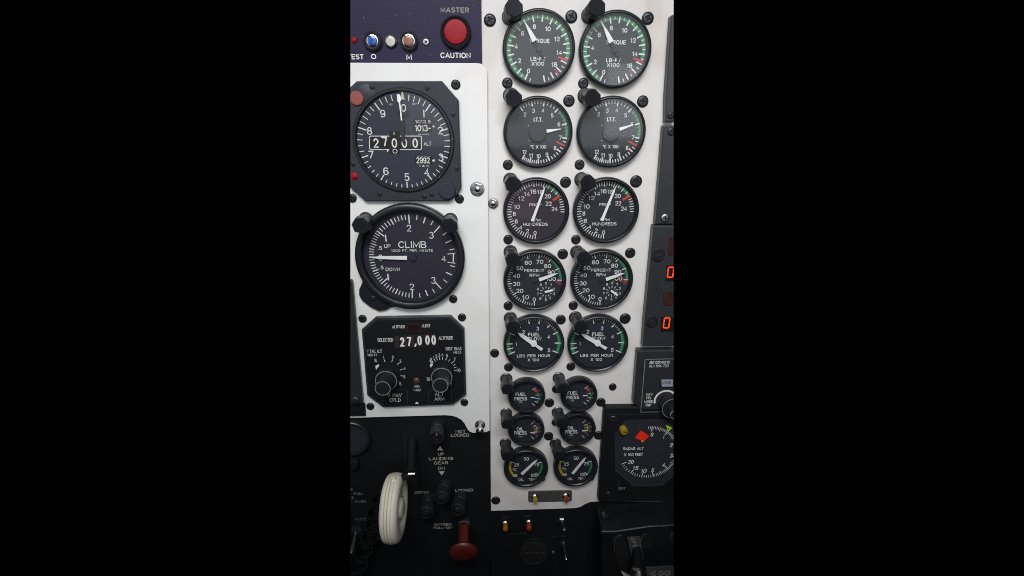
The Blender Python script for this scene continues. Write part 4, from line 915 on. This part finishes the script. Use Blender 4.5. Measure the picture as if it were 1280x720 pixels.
for b, a, ln, lab in [((631.8, 655), (631.9, 662), 'lens_amber', 'amber lamp in a bright collar, left of the pair below the engine panel'), ((661.2, 653.5), (661.4, 661.5), 'lens_orange', 'red-orange lamp in a bright collar, right of the pair below the engine panel')]:
    o_ = P(*b, 0); t = thing('indicator_lamp', lab, 'lamp', o_, 0, 'lamps below the engine panel'); lamp(t, o_, b, a, -.5, 10, 3.0, ln, 'lens')
for b, a, lab, r in [((702, 651), (706, 664.5), 'upper of the two metal toggle switches below the engine panel', 4.6), ((704, 679), (708, 700), 'lower and darker of the two toggle switches below the engine panel', 3.2)]:
    B = P(*b, 0); A = P(*a, 20); t = thing('toggle_switch', lab, 'switch', B, 0, 'toggle switches'); m = MB(B)
    m.lathe(B, [(r, -.5), (r, 1), (r * .8, 2), (r * .5, 2.4)], 'steel' if r > 4 else 'dark_steel', 6, smooth=False); m.build('switch_collar', t)
    m = MB(B); m.tube((*B, 1), (*A, 20), [(1.5, 0), (1.6, .6), (2.0, .88), (2.0, .93), (1.2, 1)], 'dark_steel', 20, cap=False); m.tube((B[0] + (A[0] - B[0]) * .85, B[1] + (A[1] - B[1]) * .85, 17.15), (*A, 20.2), [(2.05, 0), (2.1, .5), (1.2, 1)], 'chrome', 20); m.build('switch_lever', t)
B = P(691.5, 692, 2); t = thing('pilot_lamp', 'tiny dim lamp left of the lower toggle switch', 'lamp', B); m = MB(B); m.lathe(B, [(2.6, -.5), (2.6, 1), (1.6, 1.6), (1.4, 3), (0, 3.4)], 'steel', 20); m.build('lamp_cap', t)
B = P(668, 691, 2); t = thing('deice_gauge', 'faint dark round gauge lettered PROP DE-ICE below the lamps', 'gauge', B); m = MB(B); m.ring(B, [(19, -.5), (19, 1), (18.4, 1.4), (17.8, 1.4), (17.3, 0)], 'quadrant_black', 56, True); m.build('bezel', t)
m = MB(B); m.disc(B, 17.2, 0.1, 'recess_black'); D = Dial(m, 610, 630, 8, .1); D.t('PROP DE-ICE', 470, 490, 17, 198, 'marking_faint', .02)
for k in range(9): tick(m, B, PI * 1.12 + k * PI * .095, 11.5, 15, .5, .2, 'marking_faint')
m.build('dial', t)

# ------------------------------------------------------------------ gear panel lamps, wheel, oxygen knob
def press_lamp(b, a, r, lab, lens='recess_black', h=22):
    B = P(*b, 1.4); A = P(*a, 1.4 + h); t = thing('press_lamp', lab, 'lamp', B, 1.4, 'black press-to-test lamps'); ln = lambda s: (B[0] + (A[0] - B[0]) * s, B[1] + (A[1] - B[1]) * s, h * s)
    m = MB(B); m.tube(ln(0), ln(.42), [(r * 1.08, 0), (r * 1.08, .3), (r, .4), (r, .95), (r * .9, 1)], 'hood_black', 36); m.build('lamp_base', t)
    m = MB(B); poly = [(math.cos(2 * PI * k / 72) * (1 if k % 4 < 2 else .95), math.sin(2 * PI * k / 72) * (1 if k % 4 < 2 else .95)) for k in range(72)]
    m.tube(ln(.42), ln(.96), [(r * .98, 0), (r * 1.03, .1), (r * 1.03, .9), (r * .92, 1)], 'hood_black', poly=poly, smooth=False, cap=False)
    m.tube(ln(.94), ln(1), [(r * .93, 0), (r * .9, 1), (r * .74, 1), (r * .7, 0)], 'hood_black', 40, cap=False)
    rr = random.Random(int(r * 100 + b[0]))
    for k in range(6):                                        # chipped bright edge
        a0 = rr.uniform(0, 2 * PI); q = ln(1.005); m.arc((q[0], q[1]), r * .80, r * .89, a0, a0 + rr.uniform(.1, .35), q[2] + .05, 'steel', 4)
    m.build('lamp_collar', t)
    m = MB(B); m.tube(ln(.8), ln(.97), [(r * .72, 0), (r * .72, .6), (r * .3, 1)], lens, 32); m.build('lens', t)
press_lamp((547, 531.5), (545.6, 547.5), 7.6, 'black press lamp above the LANDING GEAR lettering', 'lens_dark')
press_lamp((556, 606.5), (551.5, 623.5), 7.6, 'upper middle of the three black press lamps below LANDING GEAR')
press_lamp((535.5, 624), (533, 642.5), 7.4, 'left of the three black press lamps below LANDING GEAR')
press_lamp((575.5, 621), (572, 638.5), 7.4, 'right of the three black press lamps, just above the oxygen knob')

# oxygen knob
B = P(580, 651, 1.4); A = P(579.3, 691, 38); t = thing('oxygen_knob', 'red mushroom-shaped oxygen pull knob', 'knob', B, 1.4)
ln = lambda s: (B[0] + (A[0] - B[0]) * s, B[1] + (A[1] - B[1]) * s, 36.6 * s)
m = MB(B); m.tube(ln(0), ln(.24), [(7.6, 0), (7.6, .55), (6.6, .65), (6.6, 1)], 'dark_steel', poly=[(math.cos(2 * PI * k / 40) * (1 if k % 2 else .93), math.sin(2 * PI * k / 40) * (1 if k % 2 else .93)) for k in range(40)], smooth=False); m.build('collar', t)
m = MB(B); m.tube(ln(.2), ln(1.08), [(5.8, 0), (5.9, .55), (6.8, .68), (9.5, .75), (13.2, .80), (14.6, .84), (14.9, .88), (14.3, .92), (12.5, .96), (8, .99), (2, 1)], 'red_knob', 44); m.build('knob_head', t)

# gear lever with wheel
wc = 48; Wc = P(492.6, 634.5, wc); L0 = P(513, 552, 3)
t = thing('gear_lever', 'ivory white wheel-shaped landing gear handle on its black arm', 'lever', L0, 1.4)
def tx(o): o.location = (0, 1.4 / 1000, 0); return o
Rw = 33; hw = 8.3
m = MB(L0)
prof = [(-hw, .30), (-hw - .2, .55), (-hw - .4, .7), (-hw - .2, .84), (-hw * .86, .93), (-hw * .62, .975), (-hw * .42, .985), (-hw * .37, .975), (-hw * .31, .99), (-hw * .06, 1.0), (-hw * .01, .984), (hw * .05, 1.0), (hw * .30, .99), (hw * .35, .975), (hw * .41, .985), (hw * .62, .975), (hw * .86, .93), (hw + .2, .84), (hw + .4, .7), (hw - .6, .62), (hw - 2.6, .56), (hw - 3.2, .3), (hw + .2, .28), (hw + 1.2, .22), (hw + 1.4, .0)]
n = 64; yaw = -.02; cy_, sy_ = math.cos(yaw), math.sin(yaw)
vs = []
for x, r in prof:
    for k in range(n):
        a = 2 * PI * k / n; X, Y, Wd = x, Rw * r * math.cos(a), Rw * r * math.sin(a)
        vs.append((Wc[0] + X * cy_ + Wd * sy_, Wc[1] + Y, wc - X * sy_ + Wd * cy_))
for i in range(len(prof) - 1):
    mm = 'ivory_groove' if i in (6, 7, 10, 13, 9) and (prof[i][1] < .985 and .9 < prof[i][1] and i != 5 or prof[i + 1][1] in (.975, .984)) else 'ivory_rubber'
    m.add(vs[i * n:(i + 2) * n], [(k, (k + 1) % n, n + (k + 1) % n, n + k) for k in range(n)], mm, True)
m.add(vs[:n], [tuple(range(n))[::-1]], 'ivory_rubber')
tx(m.build('wheel_grip', t))
m = MB(L0); m.tube((Wc[0] + 2, Wc[1] - Rw + 1, wc), (Wc[0] + 1.5, Wc[1] - Rw - 3.2, wc), [(1.6, 0), (1.4, .6), (.7, 1)], 'ivory_rubber', 16); tx(m.build('grip_stub', t))
m = MB(L0); a = P(515, 551, 3); b = P(513.5, 592, 40)
m.tube((*a, 1.5), (*b, 40), [(5.5, 0), (5, .2), (4.2, 1)], 'quadrant_black', 24); m.tube((b[0], b[1], 40), (Wc[0] + 5, Wc[1] - 24, wc - 12), [(4.2, 0), (3, 1)], 'quadrant_black', 24); tx(m.build('lever_arm', t))
m = MB(L0); b1 = P(510.2, 593.5, 44); b2 = P(519, 593.5, 44); m.tube((*b1, 43), (*b2, 43), [(2.0, 0), (2.0, .96), (1.7, 1)], 'chrome', 24); tx(m.build('cross_pin', t))

# left side knobs and levers
B = P(440, 550, 14); t = thing('rotary_gauge', 'dark round instrument rim cut by the left edge above the gear lever', 'gauge', B, 1.4)
c_ = P(438, 549, 6); m = MB(B); m.ring(c_, [(20, 1.4), (20, 6), (19, 7), (18, 7), (17, 4), (17, 1.5)], 'hood_black', 64, True); o = m.build('bezel', t); o.location = (0, .0014, 0)
m = MB(B); m.disc(c_, 17.5, 2, 'dial_black'); o = m.build('dial', t); o.location = (0, .0014, 0)
m = MB(B); c2 = P(440.5, 582, 10); m.lathe(c2, [(5.5, 1.4), (5.3, 9), (4.6, 10), (0, 10.2)], 'bezel_black', 32); o = m.build('setting_knob', t); o.location = (0, .0014, 0)
for i, (x, y, r) in enumerate([(474, 621, 8), (470, 636, 9), (468, 651, 9.5), (463, 665, 10), (455.5, 682, 10), (448.5, 700, 11), (441, 720, 11)]):
    B = P(x, y - 2, 1.4); t = thing('guard_ring', ['topmost black ring guard beside the gear wheel', 'second black ring guard from the top, beside the gear wheel', 'third black ring guard from the top', 'fourth black ring guard, the middle of the slanting row', 'third black ring guard from the bottom', 'second black ring guard from the bottom', 'lowest black ring guard at the bottom left corner'][i], 'switch guard', B, 1.4, 'black ring guards in a slanting row')
    A = P(x, y + 4, 12); m = MB(B)
    m.tube((*B, 0), (*A, 12), [(r * .92, 0), (r, .9), (r * .96, 1), (r * .86, 1), (r * .84, .3)], 'quadrant_black', 40, cap=False); m.lathe((A[0], A[1]), [(r * .8, 4), (r * .6, 6), (0, 6.5)], 'recess_black', 30); m.build('guard_cup', t)
B = P(446, 661, 1.4); A = P(439, 692, 30); t = thing('toggle_switch', 'long grey toggle lever at the left edge below the H.T.G. lettering', 'switch', B, 1.4, 'toggle switches')
m = MB(B); m.tube((*B, 0), ((B[0] * 3 + A[0]) / 4, (B[1] * 3 + A[1]) / 4, 7), [(6.6, 0), (6.6, .4), (5.6, .5), (5.6, 1)], 'hood_black', poly=[(math.cos(2 * PI * k / 40) * (1 if k % 2 else .92), math.sin(2 * PI * k / 40) * (1 if k % 2 else .92)) for k in range(40)], smooth=False); m.build('switch_collar', t)
m = MB(B); m.tube((*B, 2), (*A, 30), [(2.6, 0), (3.0, .5), (3.6, .9), (2.6, 1)], 'steel', 24); m.build('switch_lever', t)

# ------------------------------------------------------------------ throttle quadrant at the lower right
B = P(790, 650, 0); t = thing('throttle_quadrant', 'black control quadrant with slots and levers, bottom right corner', 'control quadrant', B)
H = 38; q0 = P(745, 631, 0); qb = P(745, 760, 0)[1]; xr = P(890, 640, 0)[0]
lipL = P(752.5, 664.5, H); lipR = P(842, 656.5, H)
m = MB(B)
fr = [lipL, P(770, 664.2, H), P(785, 662, H), P(812, 658, H), lipR, P(890, 655.5, H)]
y2 = q0[1]
top = [(q0[0] + (p_[0] - lipL[0]), y2 + (p_[1] - lipL[1]) * .5) for p_ in fr]
for i in range(len(fr) - 1):
    m.add([(*top[i], 0), (*top[i + 1], 0), (*fr[i + 1], H), (*fr[i], H)], [(0, 1, 2, 3)], 'quadrant_black')
front = fr + [(xr, qb + 30), (lipL[0] + 12, qb + 30)]
m.flat(front, H, 'quadrant_black')
m.add([(*top[0], 0), (*fr[0], H), (lipL[0] + 12, qb + 30, H), (top[0][0] + 12, qb + 30, 0)], [(0, 1, 2, 3)], 'quadrant_black')
m.build('housing', t)
m = MB(B)
for a, b in zip(fr, fr[1:]): m.tube((*a, H), (*b, H), [(.8, 0), (.8, 1)], 'worn_lit_edge', 10)
m.tube((*fr[0], H), (lipL[0] + 12, qb + 30, H), [(.55, 0), (.55, 1)], 'quadrant_black', 10); m.build('edge_lip', t)
zf = lambda a, b, w=H + .3: P(735 + a / 7.2, 620 + b / 7.2, w)
def slot(pts, lab=None):
    m = MB(B); q = [zf(*p_) for p_ in pts]; cx = sum(x for x, y in q) / len(q); cy = sum(y for x, y in q) / len(q)
    m.prism([(cx + (x - cx) * 1.12, cy + (y - cy) * 1.06) for x, y in q], H, H + .6, 'quadrant_black', .3); m.flat(q, H + .75, 'recess_black')
    for i in range(len(q) // 2 - 1): m.tube((*q[i], H + .8), (*q[i + 1], H + .8), [(.28, 0), (.28, 1)], 'worn_lit_edge', 8)  # lit rim painted on as a paler tube, left and top only
    m.build('lever_slot', t)
slot([(240, 500), (232, 430), (240, 380), (268, 355), (305, 355), (330, 385), (375, 560), (395, 760), (330, 760), (262, 600)])
slot([(478, 400), (486, 360), (515, 338), (550, 345), (575, 375), (585, 470), (500, 470)])
slot([(735, 400), (738, 350), (765, 325), (800, 330), (800, 420), (745, 430)])
m = MB(B); m.prism([zf(350, 368), zf(468, 362), zf(500, 560), zf(398, 580)], H + .1, H + .8, 'plate_grey', .2)
for s, a, b, r in [('O', 402, 385, .25), ('F', 410, 418, .2), ('F', 418, 450, .15)]: m.text(s, zf(a, b, H + .9), 4.2, 3.0, H + .95, 'marking_dim', .02, 1.35)
m.build('lever_label', t)
m = MB(B); m.prism([zf(520, 640), zf(850, 622), zf(850, 800), zf(535, 800)], H + .1, H + .8, 'plate_grey', .2); Dd = Dial(m, 735, 620, 7.2, H + .8)
Dd.t('GO', 686, 694, 44, 104, 'marking_dim', .01)
for a, b in [((566, 700), (600, 672)), ((600, 672), (606, 722)), ((606, 722), (566, 700))]: Dd.line(a, b, 7, 'marking_dim')
m.build('placard', t)
m = MB(B); m.prism([zf(296, 668), (zf(385, 712)), zf(385, 740), zf(340, 740)], H + .9, H + 3, 'marking_cream', .2); m.build('index_mark', t)
m = MB(B); a = zf(445, 560, H + 4); b = zf(452, 650, H + 22); c_ = zf(462, 800, H + 30)
m.tube((*zf(440, 480, H), H), (*b, H + 20), [(4.6, 0), (5.4, .5), (5.6, 1)], 'quadrant_black', 24); m.tube((*b, H + 20), (*c_, H + 26), [(4.8, 0), (6.6, .12), (7.2, .5), (7, 1)], 'steel', 28); o = m.build('power_lever', t)
for x, y in [(757.5, 649)]:
    m = MB(B); c_ = P(x, y, 26); m.lathe(c_, [(3.2, 18), (3, 23), (0, 24)], 'dark_steel', 20); m.build('mounting_screw', t)

# ------------------------------------------------------------------ crop: the model ends where the photographed section of the panel ends
bpy.context.view_layer.update()
def cam_dir(px): 
    a = RM.transposed() @ Vector(((px - 640) / F, -1, 1)); b = RM.transposed() @ Vector(((px - 640) / F, 1, 1)); n = a.cross(b)
    return Vector((n.x, n.z, -n.y)).normalized()
camw = Vector((CAM.x, CAM.z, -CAM.y)) / 1000
done = set()
planes = [(cam_dir(438.0), 1), (cam_dir(842.0), 1)]
mid = W3(*P(640, 360, 0), 0)
for o in list(S.objects):
    if o.type != 'MESH' or o.data.name in done: continue
    M_ = o.matrix_world
    if o.data.users > 1:
        cs = [M_ @ v.co for v in o.data.vertices]
    for n_, _ in planes:
        n = n_ if (mid - camw).dot(n_) < 0 else -n_              # n points outwards
        if max((M_ @ v.co - camw).dot(n) for v in o.data.vertices) <= 0 if len(o.data.vertices) else True: continue
        if o.data.users > 1: o.data = o.data.copy()
        bm = bmesh.new(); bm.from_mesh(o.data)
        Mi = M_.inverted(); pc = Mi @ camw; nl = (M_.transposed().to_3x3() @ n).normalized()
        r = bmesh.ops.bisect_plane(bm, geom=bm.verts[:] + bm.edges[:] + bm.faces[:], plane_co=pc, plane_no=nl, clear_outer=True, dist=1e-8)
        ed = [e for e in r['geom_cut'] if isinstance(e, bmesh.types.BMEdge)]
        if ed and 'glass' not in o.name: 
            try: bmesh.ops.holes_fill(bm, edges=ed, sides=0)
            except Exception: pass
        bm.to_mesh(o.data); bm.free()
for o in list(S.objects):
    if o.type == 'MESH' and len(o.data.polygons) == 0: bpy.data.objects.remove(o)

# ------------------------------------------------------------------ camera, light, world
cam = bpy.data.cameras.new('camera'); co = bpy.data.objects.new('camera', cam); C.objects.link(co)
Rt = RM
def wv(v): return Vector((v[0], v[2], -v[1]))
right, down, fwd = wv(Rt[0]), wv(Rt[1]), wv(Rt[2])
mat4 = Matrix((( right.x, -down.x, -fwd.x, camw.x), (right.y, -down.y, -fwd.y, camw.y), (right.z, -down.z, -fwd.z, camw.z), (0, 0, 0, 1)))
co.matrix_world = mat4
cam.sensor_width = 36; cam.lens = F / 1280 * 36; cam.clip_start = .01; cam.clip_end = 20
S.camera = co
wd = bpy.data.worlds.new('World'); S.world = wd; wd.use_nodes = True
wd.node_tree.nodes['Background'].inputs[0].default_value = (0, 0, 0, 1); wd.node_tree.nodes['Background'].inputs[1].default_value = 0
def area(name, loc, target, sx, sy, power, col, spread=180):
    L = bpy.data.lights.new(name, 'AREA'); L.shape = 'RECTANGLE'; L.size = sx; L.size_y = sy; L.energy = power; L.color = col
    L.spread = math.radians(spread)
    o = bpy.data.objects.new(name, L); C.objects.link(o); o.location = W3(*loc)
    d = (W3(*target) - o.location); o.rotation_euler = d.to_track_quat('-Z', 'Y').to_euler(); return o
area('windshield_light', (-50, -400, 640), (0, 130, 0), .60, .22, .88, (.985, .99, 1), 58)
area('side_window_light', (-520, -80, 520), (0, 60, 0), .35, .4, .2, (1, .97, .94), 110)
area('fill_light', (120, -120, 900), (30, 110, 0), .8, .5, .33, (.93, .97, 1), 60)  # added broad fill from behind the camera, no actual cabin fixture
area('rear_window_light', (290, 10, 900), (60, 60, 0), .10, .17, .13, (.9, .95, 1))  # added lamp that throws a pale reflection on the right ITT glass
area('purple_reflection_light', (28, 225, 900), (10, 100, 0), .085, .15, .035, (.85, .5, .8))  # added lamp for the purple reflection in the left propeller glass
S.view_settings.view_transform = 'Standard'; S.view_settings.look = 'None'; S.view_settings.exposure = 0; S.view_settings.gamma = 1
S.render.resolution_x = 1024; S.render.resolution_y = 576
S.cycles.use_denoising = True; S.cycles.filter_width = 1.0; S.cycles.caustics_reflective = False
S.cycles.max_bounces = 8; S.cycles.transparent_max_bounces = 12
